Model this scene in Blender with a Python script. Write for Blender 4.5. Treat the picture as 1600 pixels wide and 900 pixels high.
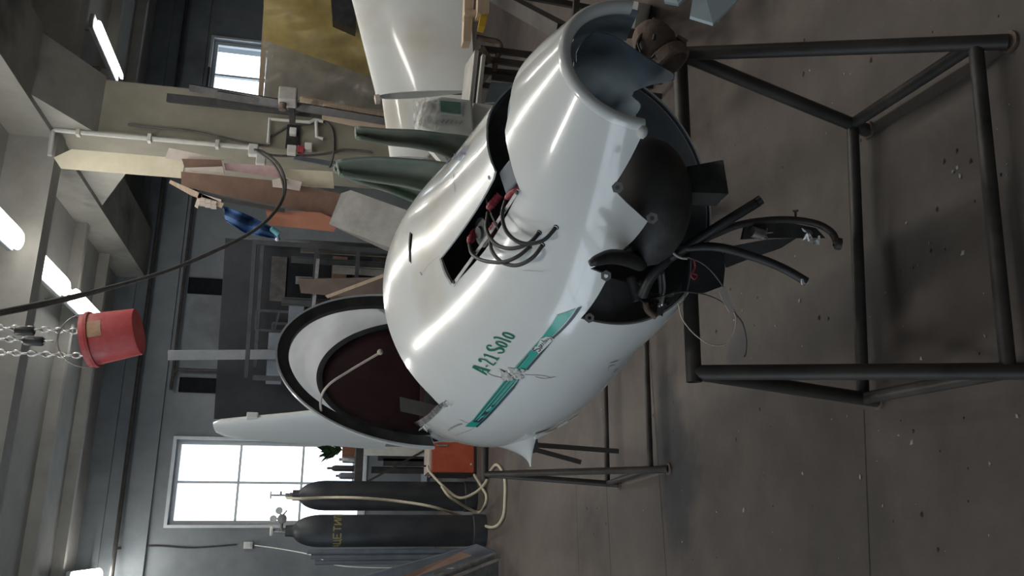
import bpy, bmesh, math, random
import numpy as np
from mathutils import Vector, Matrix
from mathutils.geometry import delaunay_2d_cdt
random.seed(7); rng = np.random.default_rng(7)
for o in list(bpy.data.objects): bpy.data.objects.remove(o)
scn = bpy.context.scene; COL = scn.collection
# ---------------------------------------------------------------- camera (a phone held sideways: world "up" is image left)
FPX = 1280.0; PITCH = math.radians(12.3); ROLL = math.radians(3.6); EYE = np.array([0, 0, 1.25])
Fv = np.array([0, math.cos(PITCH), -math.sin(PITCH)]); Dv = np.array([0, -math.sin(PITCH), -math.cos(PITCH)]); Rv = np.array([1., 0, 0])
Xv = math.cos(ROLL)*Dv + math.sin(ROLL)*Rv; Yv = -math.sin(ROLL)*Dv + math.cos(ROLL)*Rv
cam = bpy.data.cameras.new('camera'); cam.sensor_width = 36; cam.lens = FPX/1600*36; cam.clip_start = .02
camo = bpy.data.objects.new('camera', cam); COL.objects.link(camo)
camo.matrix_world = Matrix(((Xv[0], Yv[0], -Fv[0], EYE[0]), (Xv[1], Yv[1], -Fv[1], EYE[1]), (Xv[2], Yv[2], -Fv[2], EYE[2]), (0, 0, 0, 1)))
scn.camera = camo
# ---------------------------------------------------------------- world, exposure
wd = bpy.data.worlds.new('world'); scn.world = wd; wd.use_nodes = True
bg = wd.node_tree.nodes['Background']; bg.inputs[0].default_value = (.76, .89, 1, 1); bg.inputs[1].default_value = 3.2
scn.view_settings.view_transform = 'Standard'; scn.view_settings.look = 'None'
scn.view_settings.exposure = 0.0; scn.view_settings.gamma = 1; scn.view_settings.use_curve_mapping = False
LAMP_W = 9.0      # watts of one fluorescent fitting
# ---------------------------------------------------------------- coordinate helpers
def ray(x, y): return Fv*FPX + Xv*(x-800) + Yv*(450-y)
def P(x, y, d):                       # point seen at (x,y) at distance d in front of the viewer (along world Y)
    r = ray(x, y); return EYE + r*(d/r[1])
def G(x, y, z=0.0):                   # point seen at (x,y) on the level z
    r = ray(x, y); return EYE + r*((z-EYE[2])/r[2])
def proj(Q):
    v = np.asarray(Q)-EYE; z = v@Fv; return np.stack([800+FPX*(v@Xv)/z, 450-FPX*(v@Yv)/z], -1)
YAW = math.radians(17.5)              # the hall stands at this angle to the viewer
B1 = np.array([-math.sin(YAW), math.cos(YAW), 0]); B2 = np.array([math.cos(YAW), math.sin(YAW), 0]); UZ = np.array([0, 0, 1.])
def H(p, q, z): return B2*p + B1*q + UZ*z
def WQ(x, y, q):                      # point seen at (x,y) on the cross plane q of the hall
    r = ray(x, y); return EYE + r*((q-EYE@B1)/(r@B1))
def pq(v): return (float(np.dot(v, B2)), float(np.dot(v, B1)))
def nrm(v): v = np.asarray(v, float); return v/(np.linalg.norm(v)+1e-12)
# ---------------------------------------------------------------- materials
MATS = {}
def mat(name, c, c2=None, scale=6, rough=.6, metal=0, bump=0, coat=0, detail=6, alpha=1, contrast=(.35, .65), stretch=None, spec=.5, c3=None, scale3=1.2):
    if name in MATS: return MATS[name]
    m = bpy.data.materials.new(name); m.use_nodes = True; nt = m.node_tree; b = nt.nodes['Principled BSDF']; L = nt.links.new
    b.inputs['Base Color'].default_value = (*c, 1); b.inputs['Roughness'].default_value = rough; b.inputs['Metallic'].default_value = metal
    b.inputs['Coat Weight'].default_value = coat; b.inputs['Coat Roughness'].default_value = .06; b.inputs['Specular IOR Level'].default_value = spec; b.inputs['Alpha'].default_value = alpha
    if c2 is not None or bump:
        tc = nt.nodes.new('ShaderNodeTexCoord'); mp = nt.nodes.new('ShaderNodeMapping'); L(tc.outputs['Object'], mp.inputs[0])
        if stretch: mp.inputs['Scale'].default_value = stretch
        nz = nt.nodes.new('ShaderNodeTexNoise'); nz.inputs['Scale'].default_value = scale; nz.inputs['Detail'].default_value = detail; nz.inputs['Roughness'].default_value = .65
        L(mp.outputs[0], nz.inputs['Vector'])
        if c2 is not None:
            rp = nt.nodes.new('ShaderNodeValToRGB'); rp.color_ramp.elements[0].position = contrast[0]; rp.color_ramp.elements[1].position = contrast[1]
            rp.color_ramp.elements[0].color = (*c, 1); rp.color_ramp.elements[1].color = (*c2, 1); L(nz.outputs[0], rp.inputs[0]); out = rp.outputs[0]
            if c3 is not None:
                n3 = nt.nodes.new('ShaderNodeTexNoise'); n3.inputs['Scale'].default_value = scale3; n3.inputs['Detail'].default_value = 4; L(mp.outputs[0], n3.inputs['Vector'])
                r3 = nt.nodes.new('ShaderNodeValToRGB'); r3.color_ramp.elements[0].position = .56; r3.color_ramp.elements[1].position = .72; L(n3.outputs[0], r3.inputs[0])
                mx = nt.nodes.new('ShaderNodeMixRGB'); L(r3.outputs[0], mx.inputs[0]); L(out, mx.inputs[1]); mx.inputs[2].default_value = (*c3, 1); out = mx.outputs[0]
            L(out, b.inputs['Base Color'])
        if bump:
            bp = nt.nodes.new('ShaderNodeBump'); bp.inputs['Strength'].default_value = bump; bp.inputs['Distance'].default_value = .01; L(nz.outputs[0], bp.inputs['Height']); L(bp.outputs[0], b.inputs['Normal'])
    MATS[name] = m; return m
def emis(name, c, s):
    m = bpy.data.materials.new(name); m.use_nodes = True; nt = m.node_tree; b = nt.nodes['Principled BSDF']
    b.inputs['Base Color'].default_value = (*c, 1); b.inputs['Emission Color'].default_value = (*c, 1); b.inputs['Emission Strength'].default_value = s; return m
def clear(name, c, opac, rough=.2, tr=0):   # hazy see-through sheet
    m = bpy.data.materials.new(name); m.use_nodes = True; nt = m.node_tree; b = nt.nodes['Principled BSDF']; L = nt.links.new
    b.inputs['Base Color'].default_value = (*c, 1); b.inputs['Roughness'].default_value = rough
    t = nt.nodes.new('ShaderNodeBsdfTransparent'); x = nt.nodes.new('ShaderNodeMixShader')
    nz = nt.nodes.new('ShaderNodeTexNoise'); nz.inputs['Scale'].default_value = 7; tc = nt.nodes.new('ShaderNodeTexCoord'); L(tc.outputs['Object'], nz.inputs['Vector'])
    mr = nt.nodes.new('ShaderNodeMapRange'); mr.inputs[1].default_value = .3; mr.inputs[2].default_value = .7; mr.inputs[3].default_value = opac*.75; mr.inputs[4].default_value = min(1, opac*1.2)
    L(nz.outputs[0], mr.inputs[0]); L(mr.outputs[0], x.inputs[0]); L(t.outputs[0], x.inputs[1]); 
    so = b.outputs[0]
    if tr: tl = nt.nodes.new('ShaderNodeBsdfTranslucent'); tl.inputs[0].default_value = (*c, 1); mm = nt.nodes.new('ShaderNodeMixShader'); mm.inputs[0].default_value = tr; L(so, mm.inputs[1]); L(tl.outputs[0], mm.inputs[2]); so = mm.outputs[0]
    L(so, x.inputs[2]); L(x.outputs[0], nt.nodes['Material Output'].inputs[0]); return m
m_floor = mat('concrete_floor', (.060, .047, .040), (.122, .098, .084), 5.0, .62, 0, .3, detail=12, contrast=(.28, .74), c3=(.034, .031, .030), scale3=1.1)
def stains_and_pale_areas(m, spots):
    nt = m.node_tree; L = nt.links.new; b = nt.nodes['Principled BSDF']; lk = b.inputs['Base Color'].links[0]; out = lk.from_socket
    g = nt.nodes.new('ShaderNodeNewGeometry'); nz = nt.nodes.new('ShaderNodeTexNoise'); nz.inputs['Scale'].default_value = 5; nz.inputs['Detail'].default_value = 5; L(g.outputs['Position'], nz.inputs['Vector'])
    for (x, y), rx, ry, ang, col, st in spots:
        mp = nt.nodes.new('ShaderNodeMapping'); mp.vector_type = 'TEXTURE'; mp.inputs['Location'].default_value = (x, y, 0); mp.inputs['Rotation'].default_value = (0, 0, ang); mp.inputs['Scale'].default_value = (rx, ry, 50); L(g.outputs['Position'], mp.inputs[0])
        ln = nt.nodes.new('ShaderNodeVectorMath'); ln.operation = 'LENGTH'; L(mp.outputs[0], ln.inputs[0]); ad = nt.nodes.new('ShaderNodeMath'); ad.operation = 'ADD'; L(ln.outputs['Value'], ad.inputs[0])
        sc_ = nt.nodes.new('ShaderNodeMath'); sc_.operation = 'MULTIPLY_ADD'; sc_.inputs[1].default_value = 1.2; sc_.inputs[2].default_value = -.6; L(nz.outputs[0], sc_.inputs[0]); L(sc_.outputs[0], ad.inputs[1])
        mr = nt.nodes.new('ShaderNodeMapRange'); mr.inputs[1].default_value = .6; mr.inputs[2].default_value = 1.1; mr.inputs[3].default_value = st; mr.inputs[4].default_value = 0; L(ad.outputs[0], mr.inputs[0])
        mx = nt.nodes.new('ShaderNodeMixRGB'); L(mr.outputs[0], mx.inputs[0]); L(out, mx.inputs[1]); mx.inputs[2].default_value = (*col, 1); out = mx.outputs[0]
    L(out, b.inputs['Base Color'])
stains_and_pale_areas(m_floor, [(tuple(G(1048, 690)[:2]), .13, .34, 1.9, (.020, .020, .024), .85), (tuple(G(1065, 775)[:2]), .14, .22, 1.4, (.024, .024, .028), .8), (tuple(G(1400, 430)[:2]), .10, .16, .4, (.022, .018, .016), .8), (tuple(G(1380, 330)[:2]), .22, .12, .2, (.035, .028, .024), .6), (tuple(G(1150, 545)[:2]), .05, .08, .9, (.05, .045, .05), .7), (tuple(G(1300, 760)[:2]), .3, .22, .5, (.05, .042, .037), .5), (tuple(G(980, 800)[:2]), .5, .3, .2, (.13, .108, .094), .5), (tuple(G(850, 860)[:2]), .8, .5, .2, (.125, .105, .092), .5)])  # dark spots, then two broad areas that only make the floor paler
m_wall = mat('wall_plaster', (.150, .172, .190), (.225, .248, .268), 1.6, .85, 0, .15, c3=(.105, .112, .12), scale3=1.5)
m_beam = mat('beam_concrete', (.28, .27, .24), (.37, .355, .32), 2.5, .85, 0, .15, c3=(.13, .125, .115), scale3=1.6)
m_ceil = mat('ceiling_concrete', (.30, .30, .285), (.38, .38, .36), 2.0, .9, 0, .1)
m_col = mat('column_paint', (.215, .20, .155), (.29, .27, .215), 2.6, .7, 0, .1, c3=(.18, .165, .13), scale3=2.2)
m_rib = mat('rib_paint', (.34, .33, .30), (.42, .41, .38), 4, .8)
m_white = mat('gelcoat_white', (.70, .715, .70), (.77, .785, .775), 3.5, .22, 0, 0, coat=.6, contrast=(.25, .75), c3=(.64, .61, .54), scale3=2.6)
m_whiterough = mat('worn_white', (.55, .55, .52), (.72, .72, .70), 18, .6, 0, .5)
m_blue_in = mat('inner_primer_blue', (.17, .225, .27), (.25, .32, .37), 9, .6, 0, .2, c3=(.11, .13, .15), scale3=7)
m_black = mat('black_paint', (.012, .012, .014), (.03, .03, .032), 20, .45, 0, .2)
m_dark = mat('dark_grime', (.022, .022, .023), (.06, .055, .05), 14, .6, 0, .4)
m_rubber = mat('black_rubber', (.014, .014, .015), (.035, .035, .035), 30, .5)
m_pipe = mat('worn_black_steel', (.028, .025, .023), (.068, .058, .051), 9, .5, .15, .1, stretch=(1, 1, .4))
m_steel = mat('dull_steel', (.25, .25, .25), (.45, .44, .42), 25, .4, .8, .1)
m_alu = mat('aluminium_strip', (.5, .5, .5), (.7, .7, .7), 30, .35, .9)
m_redbrown = mat('seat_maroon_shaded', (.045, .012, .016), (.07, .02, .025), 14, .55, 0, .3)  # maroon darkened to carry the shade inside the cockpit
m_bootred = mat('boot_red', (.30, .035, .05), (.42, .07, .09), 50, .4)
m_green = mat('stripe_green', (.005, .34, .26), (.005, .40, .31), 20, .3, coat=.4)
m_letter = mat('letter_green', (.01, .17, .10), (.015, .21, .13), 30, .35)
m_navy = mat('stripe_navy', (.018, .028, .045), (.03, .04, .06), 20, .35)
m_paler = mat('pale_teal', (.25, .50, .46), None, rough=.35)
m_bucket = mat('bucket_red', (.42, .045, .05), (.55, .10, .10), 8, .5, 0, .1, c3=(.50, .20, .19), scale3=7)
m_orange = mat('orange_red_paint', (.38, .07, .035), (.46, .10, .05), 10, .45)
m_wood = mat('pale_wood', (.42, .32, .22), (.55, .43, .32), 5, .7, stretch=(1, 1, 12))
m_hardboard = mat('brown_hardboard', (.13, .075, .052), (.19, .11, .078), 8, .7)
m_terra = mat('terracotta_panel', (.36, .14, .085), (.43, .18, .11), 6, .6)
m_cream = mat('cream_board', (.50, .45, .33), (.60, .55, .42), 5, .75)
m_foam = mat('pinkish_foam', (.50, .42, .37), (.58, .51, .46), 12, .85)
m_pink = mat('pink_paper', (.42, .28, .29), (.52, .37, .37), 8, .8)
m_grey = mat('grey_board', (.30, .29, .265), (.42, .41, .38), 7, .7)
m_greygreen = mat('grey_green_composite', (.17, .215, .18), (.25, .265, .23), 9, .5, 0, .1, c3=(.055, .16, .095), scale3=4)
m_bluecloth = mat('blue_cloth', (.012, .045, .13), (.025, .08, .21), 10, .85, 0, .3)
m_tank = mat('gas_cylinder_black', (.030, .034, .042), (.052, .056, .062), 6, .5, .1, .1)
m_yellow = mat('faded_yellow', (.34, .28, .10), (.24, .20, .09), 60, .7)
m_hose = mat('cream_hose', (.52, .47, .35), (.60, .55, .43), 30, .5)
m_pvc = mat('white_pvc', (.60, .60, .56), (.68, .68, .64), 20, .4)
m_cable = mat('grey_cable', (.07, .07, .068), (.11, .11, .105), 30, .5)
m_rust = mat('rusty_iron', (.10, .068, .052), (.20, .145, .115), 22, .75, .15, .7)
m_lightblue = mat('light_blue_panel', (.30, .38, .43), (.36, .44, .48), 5, .5)
m_frame = mat('window_frame_paint', (.52, .55, .57), (.60, .63, .65), 8, .6)
m_lcd = mat('lcd_green', (.10, .20, .15), (.14, .25, .19), 20, .2)
m_plexi = clear('hazy_plexiglass', (.62, .65, .68), .85, .15, .65)
m_film = clear('clear_plastic_film', (.46, .42, .35), .8, .25, .4)
m_yfilm = clear('yellow_plastic_film', (.55, .43, .16), .85, .35, .4)
m_tube = emis('fluorescent_diffuser', (1.0, .97, .91), 13.0)
m_glass = clear('window_glass', (.9, .95, 1), .05, .05)
m_leaf = mat('dark_green_leaf', (.03, .08, .03), (.06, .13, .05), 20, .6)
m_tagw = mat('white_tag', (.6, .6, .6), None, rough=.5)
m_bluegrey = mat('blue_grey_strip', (.11, .13, .16), (.16, .18, .21), 8, .6)
# ---------------------------------------------------------------- mesh builder
class MB:
    def __init__(s): s.v = []; s.f = []; s.mi = []; s.cur = 0
    def add(s, vs, fs):
        o = len(s.v); s.v += [tuple(map(float, v)) for v in vs]; s.f += [tuple(i+o for i in f) for f in fs]; s.mi += [s.cur]*len(fs); return s
    def box(s, c, ax, ay, az):        # centre and three half-axis vectors
        c, ax, ay, az = [np.asarray(k, float) for k in (c, ax, ay, az)]
        vs = [c+i*ax+j*ay+k*az for i in (-1, 1) for j in (-1, 1) for k in (-1, 1)]
        fs = [(0, 1, 3, 2), (4, 6, 7, 5), (0, 4, 5, 1), (2, 3, 7, 6), (0, 2, 6, 4), (1, 5, 7, 3)]
        if np.dot(np.cross(ax, ay), az) < 0: fs = [f[::-1] for f in fs]
        return s.add(vs, fs)
    def hbox(s, p0, p1, q0, q1, z0, z1):   # box along the hall's axes
        return s.box(H((p0+p1)/2, (q0+q1)/2, (z0+z1)/2), B2*(p1-p0)/2, B1*(q1-q0)/2, UZ*(z1-z0)/2)
    def bar(s, a, b, w, h, up=(0, 0, 1)):
        a, b = np.asarray(a, float), np.asarray(b, float); d = b-a; t = nrm(d); u = np.asarray(up, float)
        if abs(np.dot(t, nrm(u))) > .97: u = np.array([0, 1., 0])
        x = nrm(np.cross(t, u)); y = np.cross(x, t); return s.box((a+b)/2, x*w/2, d/2, y*h/2)
    def tube(s, pts, r, n=10, cap=True):
        pts = np.asarray(pts, float); m = len(pts); r = np.full(m, r) if np.isscalar(r) else np.asarray(r, float)
        T = np.gradient(pts, axis=0); T /= np.linalg.norm(T, axis=1)[:, None]+1e-12
        u = np.cross(T[0], (0, 0, 1.)); u = nrm(u) if np.linalg.norm(u) > .05 else nrm(np.cross(T[0], (1., 0, 0)))
        vs = []
        for i in range(m):
            u = nrm(u-T[i]*np.dot(u, T[i])); w = np.cross(T[i], u)
            for k in range(n):
                a = 2*math.pi*k/n; vs.append(pts[i]+r[i]*(math.cos(a)*u+math.sin(a)*w))
        fs = [(i*n+k, i*n+(k+1) % n, (i+1)*n+(k+1) % n, (i+1)*n+k) for i in range(m-1) for k in range(n)]
        if cap: fs += [tuple(range(n))[::-1], tuple((m-1)*n+k for k in range(n))]
        return s.add(vs, fs)
    def lathe(s, prof, o, axis=(0, 0, 1), n=24, a0=0, a1=2*math.pi):   # prof: (radius, height)
        axis = nrm(axis); u = np.cross(axis, (0, 1., 0)); u = nrm(u) if np.linalg.norm(u) > .05 else np.array([1., 0, 0]); w = np.cross(axis, u); o = np.asarray(o, float)
        full = abs(a1-a0-2*math.pi) < 1e-6; nn = n if full else n+1
        vs = [o+axis*h+r*(math.cos(a0+(a1-a0)*k/n)*u+math.sin(a0+(a1-a0)*k/n)*w) for r, h in prof for k in range(nn)]
        fs = [(i*nn+k, i*nn+(k+1) % nn, (i+1)*nn+(k+1) % nn, (i+1)*nn+k) for i in range(len(prof)-1) for k in range(n)]
        return s.add(vs, fs)
    def ball(s, c, rx, ry, rz, n=16, axes=None):
        c = np.asarray(c, float); A = np.eye(3) if axes is None else np.asarray(axes); vs = []; m = n//2
        for i in range(m+1):
            t = math.pi*i/m
            for k in range(n): a = 2*math.pi*k/n; vs.append(c+A.T@np.array([rx*math.sin(t)*math.cos(a), ry*math.sin(t)*math.sin(a), rz*math.cos(t)]))
        return s.add(vs, [(i*n+k, i*n+(k+1) % n, (i+1)*n+(k+1) % n, (i+1)*n+k) for i in range(m) for k in range(n)])
    def prism(s, poly, off):           # 3-D polygon and an extrusion vector
        poly = [np.asarray(p, float) for p in poly]; off = np.asarray(off, float); n = len(poly)
        vs = poly+[p+off for p in poly]
        return s.add(vs, [tuple(range(n)), tuple(range(2*n-1, n-1, -1))]+[(i, n+i, n+(i+1) % n, (i+1) % n) for i in range(n)])
    def grid(s, A):                    # array (m,n,3)
        m, n = A.shape[:2]; return s.add(A.reshape(-1, 3), [(i*n+k, i*n+k+1, (i+1)*n+k+1, (i+1)*n+k) for i in range(m-1) for k in range(n-1)])
    def build(s, name, mats, parent=None, smooth=False, solid=0, moff=0, bevel=0, recalc=True):
        me = bpy.data.meshes.new(name); me.from_pydata(s.v, [], s.f); mats = mats if isinstance(mats, (list, tuple)) else [mats]
        for m in mats: me.materials.append(m)
        if len(set(s.mi)) > 1: me.polygons.foreach_set('material_index', s.mi)
        if recalc:
            bm = bmesh.new(); bm.from_mesh(me); bmesh.ops.remove_doubles(bm, verts=bm.verts, dist=1e-6); bmesh.ops.recalc_face_normals(bm, faces=bm.faces); bm.to_mesh(me); bm.free()
        if smooth: me.shade_smooth(); 
        if smooth == 2: me.set_sharp_from_angle(angle=math.radians(38))
        o = bpy.data.objects.new(name, me); COL.objects.link(o)
        if parent is not None:
            o.parent = parent; r = parent
            while r.parent is not None: r = r.parent
            if parent.type == 'EMPTY': o.matrix_parent_inverse = Matrix.Translation(-parent.location)
        if solid: md = o.modifiers.new('solid', 'SOLIDIFY'); md.thickness = solid; md.offset = -1; md.material_offset = moff; md.material_offset_rim = 0
        if solid and smooth: es = o.modifiers.new('split', 'EDGE_SPLIT'); es.split_angle = math.radians(45)
        if bevel: md = o.modifiers.new('bevel', 'BEVEL'); md.width = bevel; md.segments = 2; md.limit_method = 'ANGLE'
        return o
def cr(pts, n=8):                       # smooth curve through points
    p = np.asarray(pts, float); q = np.vstack([2*p[0]-p[1], p, 2*p[-1]-p[-2]]); out = []
    for i in range(1, len(q)-2):
        for k in range(n):
            t = k/n; out.append(.5*((2*q[i])+(-q[i-1]+q[i+1])*t+(2*q[i-1]-5*q[i]+4*q[i+1]-q[i+2])*t*t+(-q[i-1]+3*q[i]-3*q[i+1]+q[i+2])*t**3))
    out.append(q[-2]); return np.array(out)
def tag(o, label, cat, group=None, kind=None):
    o['label'] = label; o['category'] = cat
    if group: o['group'] = group
    if kind: o['kind'] = kind
    return o
def thing(name, label, cat, loc=(0, 0, 0), group=None):
    o = bpy.data.objects.new(name, None); COL.objects.link(o); o.location = [float(k) for k in loc]; o.empty_display_size = .1; return tag(o, label, cat, group)
def struct(o): o['kind'] = 'structure'; return o
def slab(px, d, thick, back=None):      # a flat board: outline points seen at (x,y) with a distance each, real thickness away from the viewer
    ds = d if isinstance(d, (list, tuple)) else [d]*len(px)
    pts = [P(x, y, k) for (x, y), k in zip(px, ds)]; c = sum(pts)/len(pts); n = np.zeros(3)
    for i in range(len(pts)): n += np.cross(pts[i]-c, pts[(i+1) % len(pts)]-c)
    n = nrm(n); n = n if np.dot(n, c-EYE) > 0 else -n
    return MB().prism(pts, n*thick)
def down(p, z=0): q = np.array(p, float); q[2] = z; return q
# ================================================================ THE HALL
QW = 9.3; ZC = 3.57; P0, P1 = -4.6, 7.4; QB = -4.0
struct(MB().hbox(P0-.3, P1+.3, QB-.3, QW+.3, -.2, 0).build('floor', m_floor))
fl_o = bpy.data.objects['floor']; m_joint = mat('joint_dark', (.03, .025, .022), (.05, .042, .037), 20, .9)
for a, b, w_ in ((G(1042, 905), G(1010, 470), .006), (G(1360, 905), G(1350, 640), .004), (G(955, 905), G(940, 610), .005), (G(905, 905), G(898, 700), .004)):
    d_ = nrm(b-a); n_ = np.array([-d_[1], d_[0], 0]); me = bpy.data.meshes.new('joint'); me.from_pydata([tuple(a+n_*w_/2+UZ*.0004), tuple(b+n_*w_/2+UZ*.0004), tuple(b-n_*w_/2+UZ*.0004), tuple(a-n_*w_/2+UZ*.0004)], [], [(0, 1, 2, 3)]); me.materials.append(m_joint); o = bpy.data.objects.new('joint', me); COL.objects.link(o); o.parent = fl_o
ceil = struct(MB().hbox(P0-.3, P1+.3, QB-.3, QW+.3, ZC, ZC+.2).build('ceiling', m_ceil))
for q in (-2.6, -.9, .85, 2.6, 4.3): MB().hbox(P0, P1, q-.06, q+.06, ZC-.16, ZC).build('rib', m_rib, ceil)
for q in (7.69, 8.55): MB().hbox(P0, P1, q-.035, q+.035, ZC-.10, ZC).build('rib', m_rib, ceil)
MB().hbox(P0, P1, 5.92, 6.08, 3.25, ZC).build('rib', m_rib, ceil)
holes = [(.16, 1.03, .80, 2.76), (4.98, 5.90, 2.18, 2.86)]
ps = sorted({P0-.3, P1+.3, *[h[0] for h in holes], *[h[1] for h in holes]}); zs = sorted({0, ZC, *[h[2] for h in holes], *[h[3] for h in holes]})
w = MB()
for a, b in zip(ps, ps[1:]):
    for c, d in zip(zs, zs[1:]):
        if not any(h[0] <= a and b <= h[1] and h[2] <= c and d <= h[3] for h in holes): w.hbox(a, b, QW, QW+.3, c, d)
wb = struct(w.build('wall_back', m_wall))
MB().hbox(P0, P1, QW-.03, QW, 2.93, 3.16).build('ring_beam', m_wall, wb)
MB().hbox(P0, P1, QW-.03, QW, 3.36, 3.42).build('ledge', m_wall, wb)
for p in (-1.6, 4.6): MB().hbox(p-.16, p+.16, QW-.05, QW, 0, 2.93).build('pilaster', m_wall, wb)
lw = [(-3.4, -.7), (-.4, 2.3), (2.6, 5.3)]; w = MB(); qe = [QB]+[k for a in lw for k in a]+[QW]
for i, (a, b) in enumerate(zip(qe, qe[1:])):
    if i % 2 == 0: w.hbox(P0-.3, P0, a, b, 0, ZC)
    else: w.hbox(P0-.3, P0, a, b, 0, .95); w.hbox(P0-.3, P0, a, b, 2.75, ZC)
struct(w.build('wall_left', m_wall))
for k, (a, b) in enumerate(lw):        # side windows of the hall, left of the picture
    f = MB()
    for x in (a, (a+b)/2-.025, b-.05): f.hbox(P0-.17, P0-.12, x, x+.05, .95, 2.75)
    for z in (.95, 1.83, 2.70): f.hbox(P0-.165, P0-.125, a, b, z, z+.05)
    fr = struct(f.build('window_%d' % (k+3), m_frame)); MB().hbox(P0-.15, P0-.145, a, b, .95, 2.75).build('pane', m_glass, fr)
    la = bpy.data.lights.new('window_portal', 'AREA'); la.shape = 'RECTANGLE'; la.size = b-a; la.size_y = 1.8; la.cycles.is_portal = True
    lo = bpy.data.objects.new('window_portal', la); COL.objects.link(lo); lo.matrix_world = Matrix(((B1[0], 0, -B2[0], H(P0-.2, (a+b)/2, 1.85)[0]), (B1[1], 0, -B2[1], H(P0-.2, (a+b)/2, 1.85)[1]), (0, 1, 0, 1.85), (0, 0, 0, 1)))
struct(MB().hbox(P1, P1+.3, QB, QW, 0, ZC).build('wall_right', m_wall))
struct(MB().hbox(P0-.3, P1+.3, QB-.3, QB, 0, ZC).build('wall_front', m_wall))
def window(n, h, cols, rows):
    a, b, c, d = h; f = MB(); t = .045; q0, q1 = QW+.06, QW+.11
    for x in (a, b-t): f.hbox(x, x+t, q0, q1, c, d)
    for z in (c, d-t): f.hbox(a+t, b-t, q0, q1, z, z+t)
    fr = struct(f.build('window_%d' % n, m_frame))
    k = MB(); e = .03
    for x in (a-e, b): k.hbox(x, x+e, QW-.02, QW, c-e, d+e)
    for z in (c-e, d): k.hbox(a, b, QW-.02, QW, z, z+e)
    k.build('casing', m_frame, fr)
    for i in range(1, cols): x = a+(b-a)*i/cols; MB().hbox(x-.012, x+.012, q0, q1, c+t, d-t).build('mullion', m_frame, fr)
    for j in range(1, rows): z = c+(d-c)*j/rows; MB().hbox(a+t, b-t, q0+.01, q1-.01, z-.012, z+.012).build('glazing_bar', m_frame, fr)
    for i in range(cols):
        for j in range(rows):
            x0 = a+t+(b-a-2*t)*i/cols; x1 = a+t+(b-a-2*t)*(i+1)/cols; z0 = c+t+(d-c-2*t)*j/rows; z1 = c+t+(d-c-2*t)*(j+1)/rows
            MB().hbox(x0+.01, x1-.01, q0+.02, q0+.026, z0+.01, z1-.01).build('pane', m_glass, fr)
window(1, holes[0], 2, 3); window(2, holes[1], 2, 1)
# column with its beam
cp, cq = pq(P(300, 219, 6.45)); cw, cd = .43, .62
column = struct(MB().hbox(cp, cp+cw, cq, cq+cd, 0, 3.27).build('concrete_column', m_col, bevel=.012))
beam = struct(MB().hbox(cp-.06, cp+cw+.06, QB, QW, 3.27, ZC).build('main_beam', m_beam))
hb = MB(); a_, b_ = cp-.02, cp+cw+.02
hb.prism([H(a_, cq-.5, 3.27), H(a_, cq, 3.27), H(a_, cq, 2.98)], B2*(b_-a_)); hb.build('bracket', m_beam, beam)
hb = MB(); hb.prism([H(a_, cq+cd, 2.9), H(a_, cq+cd, 3.27), H(a_, cq+cd+.8, 3.27)], B2*(b_-a_)); hb.build('bracket', m_beam, beam)
# dark slots in the wall
for px, lab in ((((295, 457), (365, 440)), 'dark upright slot in the back wall above the scrap rack'), (((281, 611), (351, 594)), 'dark upright slot in the back wall beside the paned window')):
    (xa, ya), (xb, yb) = px; A = WQ(xa, ya, QW); B = WQ(xb, yb, QW); pa, pb = pq(A)[0], pq(B)[0]; z1, z0 = A[2], B[2]
    t = thing('wall_vent', lab, 'vent', H(pa, QW, z0), 'wall slots'); w_ = abs(pb-pa)
    MB().hbox(pa, pa+w_, QW-.02, QW-.004, z0, z1).build('recess_shade', mat('matt_void', (.010, .011, .013), (.016, .017, .02), 20, .95, spec=.05), t)  # near-black box stands in for the shade of a recess
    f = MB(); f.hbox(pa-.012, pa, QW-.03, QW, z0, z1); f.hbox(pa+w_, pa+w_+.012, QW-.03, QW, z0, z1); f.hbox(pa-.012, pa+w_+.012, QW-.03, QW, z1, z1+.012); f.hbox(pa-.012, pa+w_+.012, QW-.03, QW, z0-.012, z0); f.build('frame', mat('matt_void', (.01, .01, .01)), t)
# pipes along the back wall
za = 3.20
tag(MB().tube([H(P0+.05, QW-.11, za), H(P1-.05, QW-.11, za)], .022, 8).build('wall_pipe', m_dark), 'long dark pipe running level along the back wall', 'pipe')
A = WQ(285, 100, QW-.1); B = WQ(247, 575, QW-.1); b2_ = WQ(258, 588, QW-.1); c2_ = WQ(330, 594, QW-.1); zb = 2.86
tag(MB().tube(cr([H(pq(A)[0], QW-.03-.06, zb), H(pq(B)[0]+.06, QW-.09, zb), H(pq(B)[0], QW-.09, zb-.05), H(pq(B)[0], QW-.09, 2.3)], 6), .017, 8).build('bent_conduit', m_dark), 'dark conduit on the back wall bending down towards the window', 'conduit')
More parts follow.
